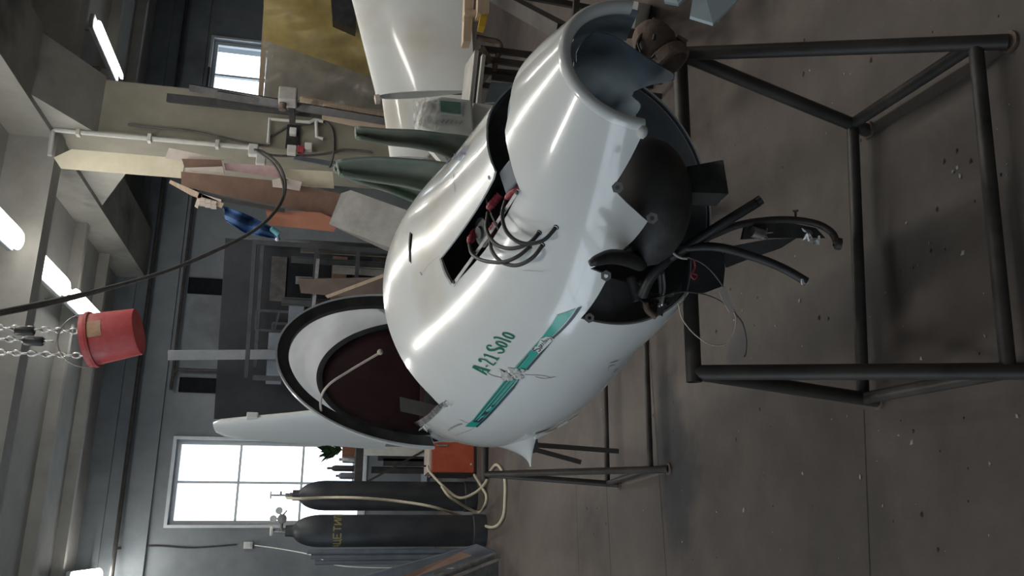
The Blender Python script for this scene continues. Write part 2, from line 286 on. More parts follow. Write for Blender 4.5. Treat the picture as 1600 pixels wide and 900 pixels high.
# ---------------------------------------------------------------- fluorescent fittings (rows run along the hall)
def lamp(p, q, label, fat=1.0):
    z = 3.3; t = thing('fluorescent_lamp', label, 'lamp', H(p, q, z), 'ceiling fluorescent fittings'); hl = .46
    MB().hbox(p-.07, p+.07, q-hl, q+hl, z+.045, z+.085).build('housing', m_frame, t, bevel=.01)
    d = MB(); a = np.linspace(0, 2*math.pi, 17)[:-1]; N = 24; A = []
    for i in range(N+1):
        u = -hl+2*hl*i/N; k = max(.05, 1-max(0, (abs(u)-hl+.06)/.06)**2)**.5
        A.append([H(p+.072*fat*k*math.cos(x), q+u, z+.01+.036*fat*k*math.sin(x)) for x in list(a)+[a[0]]])
    d.grid(np.array(A)); d.build('diffuser', m_tube, t, smooth=True)
    for u in (-.3, .3): MB().tube([H(p, q+u, z+.08), H(p, q+u, ZC)], .008, 6).build('hanger', m_steel, t)
    la = bpy.data.lights.new('lamp_light', 'AREA'); la.shape = 'RECTANGLE'; la.size = .13; la.size_y = .88; la.energy = LAMP_W; la.color = (1, .965, .90)
    lo = bpy.data.objects.new('lamp_light', la); COL.objects.link(lo); lo.parent = t; lo.location = (0, 0, -.032); lo.rotation_euler = (0, 0, YAW)
rows = [(1.92, 'middle'), (4.18, 'right-hand'), (-.32, 'left-hand')]
for p, nm in rows:
    for i, q in enumerate((7.49, 6.40, 5.30, 4.15, 3.0, 1.85, .7, -.6) if p == 1.92 else ((7.0, 4.6, 2.2, -.2) if p > 2 else (8.75, 6.3, 3.9, 1.5))):
        if p == 1.92 and i > 5: continue
        seen = {(1.92, 0): 'lit fluorescent fitting just above the hanging red bucket', (1.92, 1): 'lit fluorescent fitting in full view on the middle row, next after the bucket', (1.92, 2): 'lit fluorescent fitting cut by the picture edge on the middle row', (4.18, 0): 'thin lit fluorescent fitting beyond the concrete column', (-.32, 0): 'lit fluorescent fitting at the far end of the row left of the paned window'}
        lamp(p, q, seen.get((p, i), 'fluorescent fitting out of view on the %s row' % nm), .4 if p > 4 else 1.0)
# ================================================================ THE FUSELAGE
KS = np.array([0, .15, .35, .6, .85, 1.1, 1.5, 1.9, 2.5, 3.2])
KW = np.array([.121, .205, .282, .322, .354, .345, .258, .225, .13, .045]); KT = np.array([.946, .982, 1.011, 1.062, 1.127, 1.132, 1.065, 1.02, 1.01, 1.0]); KB = np.array([.731, .632, .532, .527, .519, .547, .593, .65, .77, .86])
S_ARCH, S_BEL = .901, .361; OX, OY, TH = .351, 1.182, .411; EXP = 2.0
AX = np.array([-math.sin(TH), math.cos(TH), 0]); LT = np.array([-math.cos(TH), -math.sin(TH), 0]); NOSE = np.array([OX, OY, 0])
def herm(k, s):
    m = np.gradient(k, KS); i = np.clip(np.searchsorted(KS, s, side='right')-1, 0, len(KS)-2); h = KS[i+1]-KS[i]; t = (s-KS[i])/h
    return (2*t**3-3*t**2+1)*k[i]+(t**3-2*t**2+t)*h*m[i]+(-2*t**3+3*t**2)*k[i+1]+(t**3-t**2)*h*m[i+1]
def hull(s, ph, sc=1.0, dz=0.0):
    s, ph = np.broadcast_arrays(np.asarray(s, float), np.asarray(ph, float))
    w, t, b = herm(KW, s), herm(KT, s), herm(KB, s); zc = (t+b)/2-.02; c, sn = np.cos(ph), np.sin(ph)
    lat = sc*w*np.sign(sn)*np.abs(sn)**(2/EXP); z = np.where(c > 0, zc+sc*(t-zc)*np.abs(c)**(2/EXP), zc-sc*(zc-b)*np.abs(c)**(2/EXP))+dz
    lat = lat-.115*np.maximum(s-1.35, 0)      # the tail swings a little off the cowl's axis
    return NOSE+s[..., None]*AX+lat[..., None]*LT+z[..., None]*UZ
def FL(s, lat, z): return NOSE+AX*s+LT*lat+UZ*z         # fuselage station, sideways (towards the viewer's left), height
def hnorm(s, ph):
    e = 1e-3; n = np.cross(hull(s+e, ph)-hull(s-e, ph), hull(s, ph+e)-hull(s, ph-e)); n = n/(np.linalg.norm(n, axis=-1)[..., None]+1e-12)
    c = NOSE+np.asarray(s, float)[..., None]*AX+UZ*.8-LT*(.115*np.maximum(np.asarray(s, float)-1.35, 0))[..., None]; return np.where((np.sum(n*(hull(s, ph)-c), -1) < 0)[..., None], -n, n)
gs = np.linspace(0, 2.0, 241); gp = np.linspace(-math.pi, math.pi, 361); GS, GP = np.meshgrid(gs, gp, indexing='ij'); GQ = hull(GS, GP); GPX = proj(GQ); GF = np.sum(hnorm(GS, GP)*(EYE-GQ), -1) > 0
FI = np.argwhere(GF); FX = GPX[GF].astype(np.float32)
_hc = {}
def hit(x, y):                            # which (station, angle) of the skin is seen at (x,y)
    if (x, y) in _hc: return _hc[(x, y)]
    d = (FX[:, 0]-x)**2+(FX[:, 1]-y)**2; i = FI[d.argmin()]; s, ph = gs[i[0]], gp[i[1]]; q = np.array([x, y])
    for _ in range(3):
        p0 = proj(hull(s, ph)); e = 1e-4; J = np.stack([(proj(hull(s+e, ph))-p0)/e, (proj(hull(s, ph+e))-p0)/e], 1)
        try: st = np.linalg.solve(J, q-p0)
        except Exception: break
        if abs(st[0]) > .1 or abs(st[1]) > .3: break
        s += st[0]; ph += st[1]
    _hc[(x, y)] = (float(np.clip(s, 0, 2)), float(ph)); return _hc[(x, y)]
def inside(pts, poly):
    pts = np.asarray(pts, float); x, y = pts[:, 0], pts[:, 1]; c = np.zeros(len(pts), bool); p = np.asarray(poly, float); q = np.roll(p, -1, 0)
    for (x0, y0), (x1, y1) in zip(p, q):
        if y0 != y1: c ^= ((y0 > y) != (y1 > y)) & (x < (x1-x0)*(y-y0)/(y1-y0)+x0)
    return c
KPH = .3
def skin(outer, holes_, step, fn, jitter=0):   # cut sheet of the skin: outlines in (station, angle) -> mesh through fn(s,phi)
    def dens(poly):
        out = []
        for a, b in zip(poly, poly[1:]+poly[:1]):
            L = math.hypot(a[0]-b[0], (a[1]-b[1])*KPH); k = max(1, int(L/step))
            out += [(a[0]+(b[0]-a[0])*i/k, a[1]+(b[1]-a[1])*i/k) for i in range(k)]
        return out
    loops = [dens(outer)]+[dens(h) for h in holes_]; pts = []; edges = []
    for lp in loops:
        o = len(pts); pts += [(s, f*KPH) for s, f in lp]; edges += [(o+i, o+(i+1) % len(lp)) for i in range(len(lp))]
    a = np.array(pts); lo, hi = a.min(0), a.max(0); B = a.copy()
    g = np.stack(np.meshgrid(np.arange(lo[0]+step/2, hi[0], step), np.arange(lo[1]+step/2, hi[1], step), indexing='ij'), -1).reshape(-1, 2)
    if len(g):
        ok = inside(g/np.array([1, KPH]), loops[0])
        for h in loops[1:]: ok &= ~inside(g/np.array([1, KPH]), h)
        g = g[ok]; g = g[[np.min(np.abs(B[:, 0]-s)+np.abs(B[:, 1]-f)) > step*.6 for s, f in g]] if len(g) else g; pts += [tuple(k) for k in g]
    r = delaunay_2d_cdt([Vector(p) for p in pts], edges, [], 0, 1e-6); V = np.array([tuple(v) for v in r[0]]); T_ = np.array([tuple(t) for t in r[2]])
    cen = V[T_].mean(1)/np.array([1, KPH]); ok = inside(cen, loops[0])
    for h in loops[1:]: ok &= ~inside(cen, h)
    F_ = [tuple(t) for t in T_[ok]]
    m = MB(); m.add(fn(V[:, 0], V[:, 1]/KPH), F_); return m
def decal(px, off=.0012, step=.012, m=None):
    sp = [hit(*q) for q in px]; d = skin(sp, [], step, lambda s, f: hull(s, f)+hnorm(s, f)*off)
    if m is None: return d
    return m.add(d.v, d.f)
def stroke(m, px, wd, off=.0016, n=5):   # painted line on the skin; widths in image units
    c = cr(px, n) if len(px) > 2 else np.linspace(px[0], px[1], 6); t = np.gradient(c, axis=0); t /= np.linalg.norm(t, axis=1)[:, None]+1e-9; nn = np.stack([-t[:, 1], t[:, 0]], 1)
    wd = np.interp(np.linspace(0, 1, len(c)), np.linspace(0, 1, len(wd)), wd) if not np.isscalar(wd) else np.full(len(c), wd); A = []
    for k in range(len(c)):
        A.append([hull(*h)+hnorm(*[np.array(v) for v in h])*off for h in (hit(*(c[k]+nn[k]*wd[k]/2)), hit(*(c[k]-nn[k]*wd[k]/2)))])
    return m.grid(np.array(A))
fus = thing('aircraft_fuselage', 'white single-seat aircraft fuselage with open engine bay and green side stripe', 'fuselage', FL(.6, 0, .55))
# outlines ------------------------------------------------------------------
low = [hit(*q) for q in ((957, 293), (1012, 346), (922, 420), (951, 430), (906, 500))]
low[-1] = (S_BEL, low[-1][1]); PR = 1.55
edge_v = [(0.0, PR)]+low+[(S_BEL, math.pi)]
edge_f = [(S_BEL, -math.pi), (S_BEL, -1.45), (.16, -1.36), (.10, -1.75), (0.0, -PR)]
SE = 1.60; sill = [hit(*q) for q in ((690, 632), (666, 655), (641, 668), (616, 676))]; ph_s = sill[0][1]; ph_e = sill[3][1]; SE = sill[3][0]
outer = edge_v+[(1.9, math.pi), (1.9, .85)]+[sill[3], sill[2], sill[1], (S_ARCH+.012, ph_s), (S_ARCH, ph_s-.1), (S_ARCH, -ph_s+.1), (S_ARCH+.012, -ph_s)]+[(q[0], -q[1]) for q in sill[1:]]+[(1.9, -.85), (1.9, -math.pi)]+edge_f
slot_px = [(797, 170), (789, 205), (796, 245), (812, 296), (708, 446), (689, 403), (770, 280), (773, 268), (763, 240), (760, 205), (770, 165)]
slot = [hit(*q) for q in slot_px]
s0, s1 = slot[0][0], slot[-1][0]
slot = slot[:]+[(s1+.01, -.55), (s1+.01, -1.15), (s0+.01, -1.15), (s0+.01, -.55)]
vent = [hit(*q) for q in ((640, 362), (645, 366), (643, 412), (639, 408))]
cowl = skin(outer, [slot, vent], .016, lambda s, f: hull(s, f)).build('cowl_skin', [m_white, m_blue_in], fus, smooth=True, solid=.0035, moff=1)
# make the outside the outside
me = cowl.data; bm = bmesh.new(); bm.from_mesh(me); c0 = Vector(NOSE+AX*.6+UZ*.8); fl = [f for f in bm.faces]
sg = sum((f.normal.dot(f.calc_center_median()-c0)) for f in fl)
if sg < 0: bmesh.ops.reverse_faces(bm, faces=fl)
bm.to_mesh(me); bm.free(); me.shade_smooth()
# rolled lip of the nose ring
A = []
for f in np.linspace(-PR, PR, 61):
    c = hull(0.0, f); inw = nrm(FL(0, 0, .82)-c); r = .0105
    A.append([c+inw*r*(1-math.cos(a))-AX*r*math.sin(a)*1.1 for a in np.linspace(-.3, math.pi*1.15, 12)])
MB().grid(np.array(A)).build('nose_lip', m_white, fus, smooth=True, solid=.003)
MB().ball(hull(0., PR)+UZ*.002, .011, .011, .008, 10).build('broken_lip_end', m_whiterough, fus, smooth=True)
MB().ball(hull(0., -PR)+UZ*.002, .011, .011, .008, 10).build('broken_lip_end', m_whiterough, fus, smooth=True)
# blue duct floor under the nose: a trough whose torn front edge shows below the ring
fe = [((962, 52), 1.46), ((985, 72), 1.42), ((1010, 88), 1.38), ((1035, 103), 1.34), ((1055, 116), 1.31), ((1050, 127), 1.30), ((1032, 131), 1.31), ((1010, 136), 1.315), ((993, 142), 1.31), ((990, 150), 1.30), ((1003, 163), 1.27), ((996, 180), 1.25), ((985, 194), 1.23)]
def trough(x, y, d0, rl=.135, rz=.115, zc_=.835):       # where a ray meets the far side of the trough
    r = ray(x, y); o = EYE-NOSE; lo_, lz = o@LT/rl, (o[2]-zc_)/rz; dl, dz_ = r@LT/rl, r[2]/rz; A2 = dl*dl+dz_*dz_; B2_ = lo_*dl+lz*dz_; C2 = lo_*lo_+lz*lz-1; D2 = B2_*B2_-A2*C2
    return P(x, y, d0) if D2 < 0 else EYE+r*((-B2_+math.sqrt(D2))/A2)
tp = [(930, 48), (962, 56), (985, 72), (1010, 88), (1035, 103), (1055, 116), (1049, 127), (1020, 132), (992, 142), (989, 149), (1003, 163), (996, 180), (985, 196), (940, 188), (905, 160), (895, 110), (905, 70)]
pp = [tuple(k) for k in cr(np.array(tp+tp[:1], float), 3)[:-1]]; ed = [(i, (i+1) % len(pp)) for i in range(len(pp))]; pp += [(x, y) for x in range(900, 1056, 8) for y in range(50, 197, 8) if inside([(x, y)], tp)[0]]
r = delaunay_2d_cdt([Vector(k) for k in pp], ed, [], 0, 1e-6); V = np.array([tuple(v) for v in r[0]]); T_ = np.array([tuple(k) for k in r[2]]); T_ = T_[inside(V[T_].mean(1), tp)]
MB().add([trough(x, y, 1.4) for x, y in V], [tuple(k) for k in T_]).build('duct_floor', m_blue_in, fus, smooth=True, solid=.003)
A = np.array([[hull(s, f, .965) for f in np.linspace(-1.72, -1.2, 10)] for s in np.linspace(.10, .33, 12)]); MB().grid(A).build('far_side_lining', m_blue_in, fus, smooth=True, solid=.003)
f_ = np.linspace(-1.5, 1.05, 40); MB().prism(list(hull(.33, f_, .96)), AX*.008).build('nose_dark_disc', m_dark, fus)  # dark disc added so the nose interior reads as shade
A = np.array([[hull(s, f, .965) for f in np.linspace(-1.75, 1.12, 40)] for s in np.linspace(.02, .185, 9)])
MB().grid(A).build('nose_duct_lining', m_blue_in, fus, smooth=True, solid=.003)
# bay lining, firewall, cockpit tub
def fill(s, sc, name, m, z0=None):
    f = np.linspace(-math.pi, math.pi, 65)[:-1]; pts = hull(s, f, sc); MB().prism(list(pts), AX*.012).build(name, m, fus)
fill(.60, .965, 'firewall', mat('firewall_grey', (.10, .10, .10), (.18, .175, .17), 9, .6, 0, .3))
A = np.array([[hull(s, f, .972) for f in np.linspace(1.3, 2*math.pi-1.3, 50)] for s in np.linspace(S_BEL+.008, .62, 10)])
MB().grid(A).build('bay_lining', mat('bay_grey', (.30, .31, .32), (.40, .41, .42), 10, .6, 0, .2), fus, smooth=True, solid=.003)
A = np.array([[hull(s, f, .968) for f in np.linspace(1.02, 2*math.pi-1.02, 60)] for s in np.linspace(S_ARCH+.02, 1.88, 24)])
MB().grid(A).build('cockpit_tub', m_black, fus, smooth=True, solid=.003)
A = np.array([[hull(s, f, .975) for f in np.linspace(-1.05, 1.05, 30)] for s in np.linspace(.63, S_ARCH-.004, 8)])
MB().grid(A).build('cowl_underside_lining', m_black, fus, smooth=True, solid=.003)
# rear body behind the cockpit and the tail fin
A = np.array([[hull(s, f) for f in np.linspace(-math.pi, math.pi, 49)] for s in np.linspace(1.9, 3.2, 20)])
MB().grid(A).build('tail_boom', m_white, fus, smooth=True)
def hoop_pt(a, sb, st, wb, zb, zt, l0):
    c, sn = math.cos(a), math.sin(a); h = np.sign(sn)*abs(sn)**(2/EXP); return FL(sb+(st-sb)*h, l0+wb*np.sign(c)*abs(c)**(2/EXP), zb+(zt-zb)*h)
HO = (1.645, 1.501, .251, .956, 1.404, -.019); HI = (1.729, 1.765, .205, .947, 1.289, -.021)
aa = np.linspace(-.04*math.pi, 1.04*math.pi, 70)
def hoop(par, inn, dep):                  # flat band frame: outer edge = par, width inn, depth dep
    ctr = FL(par[0], par[5], par[3]); A = []
    for a in aa:
        o = hoop_pt(a, *par); i = o+nrm(FL(par[0], par[5], par[3]+.06)-o)*inn; A.append([o, o+AX*dep, i+AX*dep, i, o])
    return MB().grid(np.array(A))
hp_ = hoop(HO, .036, .03).build('canopy_hoop', m_dark, fus, smooth=2)
hoop(tuple(np.array(HO)+np.array([-.004, -.004, .004, 0, .004, 0])), .006, .026).build('hoop_edge_strip', m_white, fus, smooth=2)
hoop(HI, .022, .02).build('seat_hoop', m_black, fus, smooth=2)
A = np.array([[hoop_pt(a, *HO)*(1-k)+hoop_pt(a, *HI)*k+nrm(hoop_pt(a, *HO)-FL(1.6, 0, 1.0))*(.018*math.sin(k*math.pi)-.008) for k in np.linspace(.04, .97, 8)] for a in aa])
MB().grid(A).build('rear_window', m_plexi, fus, smooth=True)
# rear deck from the hoop back to the boom
A = np.array([[hoop_pt(a, *HO)*(1-k)+hull(1.96, (math.pi/2-a)*.95)*k for k in np.linspace(.12, 1, 6)] for a in np.linspace(.0, .16*math.pi, 8)])
MB().grid(A).build('rear_deck', m_white, fus, smooth=True, solid=.004)
A = np.array([[hoop_pt(a, *HO)*(1-k)+hull(1.96, (math.pi/2-a)*.95)*k for k in np.linspace(.12, 1, 6)] for a in np.linspace(.84*math.pi, math.pi, 8)])
MB().grid(A).build('rear_deck', m_white, fus, smooth=True, solid=.004)
pts = [hoop_pt(a, *(np.array(HI)+np.array([.02, .02, -.006, 0, -.006, 0]))) for a in np.linspace(0, math.pi, 40)]
pts = pts+[FL(1.75, -.22, .93), FL(1.75, .185, .93)]
MB().prism(pts, AX*.015).build('seat_back', m_redbrown, fus)
MB().bar(FL(1.74, -.215, .935), FL(1.74, .18, .935), .012, .012).build('seat_back_edge', mat('maroon_highlight', (.20, .09, .09), (.28, .13, .13), 20, .5), fus)  # pinkish colour paints the highlight along the seat back's lower edge
sp_ = MB(); A = np.array([[FL(1.70-.5*k, u*.19-.02, .80-.03*k+.03*k*k+.02*abs(u)**3) for u in np.linspace(-1, 1, 12)] for k in np.linspace(0, 1, 8)]); sp_.grid(A); sp_.build('seat_pan', m_black, fus, smooth=True, solid=.03)
MB().tube([FL(1.30, .20, .92), FL(1.30, -.24, .90)], .012, 10).build('cross_tube', m_pipe, fus, smooth=True)
MB().tube([FL(1.12, .22, .88), FL(1.12, -.2, .87)], .011, 10).build('cross_tube', m_pipe, fus, smooth=True)
bl = [P(625, 620, 2.2), P(626, 642, 2.2), P(664, 650, 2.1), P(686, 634, 2.05)]
MB().prism(bl, AX*.006).build('lap_belt', mat('webbing', (.008, .008, .007), (.014, .0135, .012), 60, .95), fus)
MB().tube(cr([P(594, 551, 2.45), P(575, 562, 2.45), P(545, 580, 2.45), P(515, 600, 2.45), P(502, 620, 2.5), P(503, 645, 2.55), P(515, 660, 2.6)]), .004, 6).build('pull_cord', m_foam, fus, smooth=True)
MB().ball(P(594, 550, 2.45), .009, .009, .009, 10).build('cord_knob', m_hose, fus, smooth=True)
# worn cockpit sill, chips
sm = MB(); stroke(sm, [(693, 630), (680, 642), (666, 655), (641, 668), (616, 677)], [4, 9, 8, 10, 8, 6], .003, 6); sm.build('torn_sill_edge', mat('torn_fibreglass', (.07, .066, .066), (.24, .23, .225), 55, .8, 0, .8), cowl, solid=.004)
for q, r in (((662, 664), .014), ((616, 681), .009), ((697, 627), .010)):
    h = hit(*q); c = hull(*h)+hnorm(*[np.array(v) for v in h])*.004; m = MB()
    for k in range(4): m.prism([c+rng.normal(0, r*.5, 3) for _ in range(3)], rng.normal(0, .004, 3))
    m.build('paint_flake', m_whiterough, cowl)
# tail fin
def fin_sec(z, s0, s1, th):
    c = s1-s0; out = []
    for t in list(np.linspace(0, 1, 14))+list(np.linspace(1, 0, 14))[1:-1]:
        pass
    up = [(s0+c*t, th*(1.48*math.sqrt(max(t, 0))*.6-.63*t*.6-.26*t*t)) for t in np.linspace(0, 1, 14)**1.5]
    return np.array([FL(s, l-.03, z) for s, l in up]+[FL(s, -l-.03, z) for s, l in up[::-1][1:-1]]+[FL(up[0][0], up[0][1]-.03, z)])
secs = [(.98, 2.00, 2.84, .10), (1.2, 2.22, 2.79, .085), (1.4, 2.33, 2.76, .075), (1.58, 2.42, 2.72, .065), (1.66, 2.46, 2.68, .055), (1.69, 2.50, 2.64, .03)]
m = MB(); m.grid(np.array([fin_sec(*q) for q in secs])); m.add(fin_sec(*secs[-1])[:-1], [tuple(range(26))]); m.build('tail_fin', m_white, fus, smooth=2)
MB().box(FL(2.40, -.035, 1.53), AX*.03, LT*.012, UZ*.022).build('fin_bracket', m_white, fus, bevel=.004)
# side fairing spike and cracked lower edge, stub lumps
c = hull(1.10, 1.75); tip = P(829, 729, 2.10)
A = []
for k in np.linspace(0, 1, 12):
    hgt = .085*(1-k)**2.6; ww = .12*(1-k)**1.5+.004; b_ = hull(1.10, 1.88)*(1-k)+tip*k
    A.append([b_+AX*ww*math.cos(a)*1.0+UZ*(hgt*(1 if math.sin(a) > 0 else .12)+.002)*math.sin(a) for a in np.linspace(0, 2*math.pi, 17)])
MB().grid(np.array(A)).build('gear_fairing', m_white, fus, smooth=True)
m = MB(); pts = [(836, 676), (850, 672), (870, 668), (890, 660), (905, 650), (906, 662), (893, 674), (872, 683), (845, 688), (834, 686)]
m = decal(pts, .004, .02); m.build('cracked_seam', m_whiterough, cowl, solid=.004)
m = decal([(893, 670), (909, 652), (912, 664), (898, 678)], .005, .02); m.build('grey_seam_patch', m_steel, cowl, solid=.002)
# ---- painted stripe, lettering, scuffs
teal = MB(); decal([(870.8, 491.7), (900, 481.3), (862, 525), (820, 578), (801.7, 577.5)], .0012, .012, teal)
decal([(787.3, 595.3), (811, 591.3), (802, 603), (780, 628), (758, 652), (743, 666.5), (726.7, 666), (740, 654.7)], .0012, .012, teal); teal.build('green_stripe', m_green, cowl)
nav = MB(); decal([(902.2, 481), (909.7, 478), (867.5, 526.5), (825.5, 577.5), (821.8, 577), (863.5, 526)], .0012, .012, nav)
for a, b, w_ in (((811, 591.3), (803.5, 604), 2.6), ((803.5, 604), (781, 629.5), 2.8), ((781, 629.5), (759, 653.5), 2.8), ((759, 653.5), (744.5, 666.5), 2.4), ((740, 658), (793, 592.5), 1.1), ((753, 648.5), (797.5, 594), 1.2), ((771, 634), (803, 597), .9), ((806, 577), (826, 554), 1.2)): stroke(nav, [a, b], w_, .0017)
for pg in ([(740, 658.5), (749.5, 659.2), (757.5, 651), (748.5, 652)], [(751.5, 649), (758, 649), (765.5, 642), (758.5, 643)], [(766.5, 635), (771, 635), (774, 631.5), (770, 632)]): decal(pg, .002, .012, nav)
nav.build('navy_stripe', m_navy, cowl)
pal = MB()
for a, b, w_ in (((744, 655), (797, 593), .7), ((757, 648), (801, 596), .7), ((747, 656), (756, 648), 1.2), ((760, 641), (768, 634), 1.6), ((775, 631), (803, 599), .9), ((800, 603), (809, 592.5), 1.6), ((803, 577), (824, 553), .8), ((809, 577.5), (828, 553.5), .6)): stroke(pal, [a, b], w_, .0021)
pal.build('pale_pinstripe', m_paler, cowl)
Z = lambda L: [(730+a/10, 510+b/10) for a, b in L]
def ell(cx, cy, ax, ay, bx, by): return [(cx+ax*math.cos(t)+bx*math.sin(t), cy+ay*math.cos(t)+by*math.sin(t)) for t in np.linspace(0, 2*math.pi, 15)]
let = MB()
for L, w_ in (([(90, 632), (288, 738)], 2.2), ([(100, 615), (345, 688)], 3.0), ([(268, 722), (308, 755)], 1.8), ([(318, 718), (362, 672)], 1.8), ([(243, 668), (252, 712)], 1.5), ([(88, 640), (112, 606)], 1.8), ([(292, 622), (326, 605)], 2.4),
               ([(228, 547), (192, 528), (190, 508), (225, 505), (290, 520), (350, 565), (408, 600)], [2.6, 2.4, 2, 2, 2, 1.7, 1.7]), ([(405, 602), (430, 582), (452, 558)], 2.2), ([(262, 430), (470, 505)], 2.2), ([(286, 468), (266, 432)], 1.8), ([(460, 527), (500, 484)], 2.2),
               ([(385, 306), (340, 292), (312, 320), (345, 362), (420, 362), (500, 335), (555, 350), (578, 385), (545, 408), (480, 408)], [2, 2, 2.2, 3, 3.6, 3.6, 2.8, 2.2, 2, 2]),
               (ell(540, 275, 84, 33, 14, -24), 2.1), ([(436, 188), (428, 166), (500, 178), (640, 226), (684, 243)], 2.1), (ell(648, 140, 88, 33, 14, -26), 2.3)): stroke(let, Z(L), w_, .0014, 4)
let.build('lettering', m_letter, cowl)
S15 = lambda L: [(820+a/15, 500+b/15) for a, b in L]
wb_ = MB(); decal(S15([(160, 665), (200, 612), (290, 600), (375, 425), (440, 400), (520, 368), (620, 378), (690, 430), (640, 470), (500, 620), (330, 775), (300, 715), (190, 700)]), .0022, .008, wb_); wb_.build('script_backing', m_white, cowl)
sc_ = MB()
for L, w_ in (([(240, 622), (192, 655), (240, 692), (300, 655), (360, 650), (372, 688), (322, 712)], 1.5), ([(330, 585), (425, 645)], 1.0), ([(352, 580), (385, 570), (405, 615)], .8), ([(375, 540), (430, 600)], 1.0), ([(410, 505), (455, 560)], 1.0), ([(395, 440), (500, 530)], .9), ([(455, 480), (490, 460), (515, 500)], .9), ([(500, 430), (545, 475)], 1.0), ([(530, 400), (575, 440)], 1.0), ([(575, 395), (650, 425), (620, 450)], .9)): stroke(sc_, S15(L), w_, .0030, 3)
sc_.build('script_lettering', m_navy, cowl)
hl = MB()   # faded blue letters on top of the cowl
for L, w_ in (([(727, 226), (715, 251)], 1.4), ([(733, 228), (721, 252)], 1.4), ([(720, 239), (728, 240)], 2.6), ([(718, 236), (708, 251)], 1.1), ([(711, 241), (712, 249)], 1.2), ([(707, 243), (701, 254)], 1.1), ([(701, 252), (697, 256)], 1.6)): stroke(hl, L, w_, .0028, 4)
hl.build('faded_blue_lettering', mat('faded_blue', (.02, .05, .17), (.07, .12, .27), 90, .6), cowl)
for L, w_ in (([(709, 270), (710, 285), (712, 301)], .7), ([(763, 583), (772, 587), (786, 590)], .8), ([(836, 588), (850, 591), (868, 588)], .6), ([(820, 585), (845, 586), (862, 590)], .6), ([(953, 567), (966, 563)], .8), ([(950, 580), (952, 572), (960, 570)], .7), ([(958, 582), (966, 574)], .7), ([(661, 426), (672, 412), (687, 400)], .35), ([(657, 425), (660, 430)], 1.8), ([(763, 274), (765, 280)], 2.2), ([(718, 655), (740, 668), (700, 684)], .5), ([(818, 422), (850, 424)], .4), ([(700, 672), (712, 665), (722, 662)], 2.5)): stroke(MB(), L, w_, .0010, 4).build('scuff_mark', mat('scuff_grey', (.16, .155, .15), (.32, .31, .30), 40, .8), cowl)
m = MB()    # crushed patch across the stripe
for k in range(26):
    x, y = 783+rng.random()*38, 577+rng.random()*15; y += (x-800)*-.05; h = hit(x, y); c = hull(*h); n_ = hnorm(*[np.array(v) for v in h]); r = .004+rng.random()*.007
    t1 = nrm(np.cross(n_, rng.normal(size=3))); t2 = np.cross(n_, t1); m.add([c+t1*r+n_*.002, c+t2*r+n_*.004, c-t1*r+n_*.002, c-t2*r+n_*.001, c+n_*(.004+.005*rng.random())], [(0, 1, 4), (1, 2, 4), (2, 3, 4), (3, 0, 4)])
m.build('crushed_patch', m_whiterough, cowl)
# ---- slot fittings, plug leads
st = MB(); stroke(st, [(708, 446), (762, 371), (812, 296)], 4.6, .0026, 6); st.build('slot_flange', m_alu, cowl, solid=.0015)
st = MB(); stroke(st, [(689, 404), (697, 427), (707, 445)], 3, .0022, 5); st.build('slot_flange', m_steel, cowl, solid=.0015)
for q in ((711, 440), (744, 394), (777, 349), (810, 300)):
    h = hit(*q); MB().lathe([(.004, 0), (.004, .0015), (.0001, .002)], hull(*h)+hnorm(*[np.array(v) for v in h])*.003, hnorm(*[np.array(v) for v in h]), 10).build('rivet', m_black, cowl)
def on(q, o): h = hit(*q); return hull(*h)+hnorm(*[np.array(v) for v in h])*o
boots = [((786, 311), (802, 291)), ((757, 328), (758, 306)), ((760, 369), (758, 346)), ((728, 380), (722, 362))]
leads = [[(786, 312), (792, 335), (808, 357), (832, 369), (856, 368), (869, 355)], [(758, 332), (768, 358), (790, 375), (815, 378), (835, 373), (843, 363)], [(762, 372), (775, 388), (797, 401), (822, 403), (840, 395), (848, 382)], [(729, 382), (745, 395), (770, 401), (800, 400), (818, 394), (828, 385)]]
for (a, b), L in zip(boots, leads):
    pb = on(b, -.030); pa = on(a, -.006); m = MB(); k = np.linspace(0, 1, 15); m.tube([pb+(pa-pb)*t for t in k], [.0075+.0012*math.sin(t*38) if t < .8 else .008-.004*(t-.8)/.2 for t in k], 12); bo = m.build('plug_boot', m_bootred, fus, smooth=True)
    n = len(L); offs = [-.006, .010, .022, .026, .016, -.004]
    MB().tube(cr([on(q, o) for q, o in zip(L, offs)], 6), .0036, 8).build('plug_lead', m_rubber, fus, smooth=True)
    MB().lathe([(.0048, 0), (.0048, .002), (.004, .003)], on(L[-1], -.001), hnorm(*[np.array(v) for v in hit(*L[-1])]), 10).build('lead_grommet', m_black, cowl)
c = on((730, 366), -.035); n_ = hnorm(*[np.array(v) for v in hit(730, 366)]); MB().lathe([(.0001, .012), (.012, .012), (.012, .006), (.029, .004), (.030, -.004)], c, n_, 24).build('ignition_cap', mat('grey_plastic', (.18, .19, .19), (.24, .25, .25), 20, .5), fus, smooth=2)
m = MB(); cc = on((785, 278), -.022); u_ = nrm(on((800, 262), -.02)-cc); n_ = hnorm(*[np.array(v) for v in hit(785, 278)]); m.box(cc, u_*.028, np.cross(n_, u_)*.022, n_*.012); m.build('ignition_box', m_bluegrey, fus, bevel=.004)
m = MB()    # engine block seen through the slot
for s in np.linspace(.26, .55, 9): m.box(FL(s, .04, .90), AX*.008, LT*.10, UZ*.045)
m.box(FL(.40, .04, .87), AX*.17, LT*.085, UZ*.04); m.build('engine_block', m_black, fus)
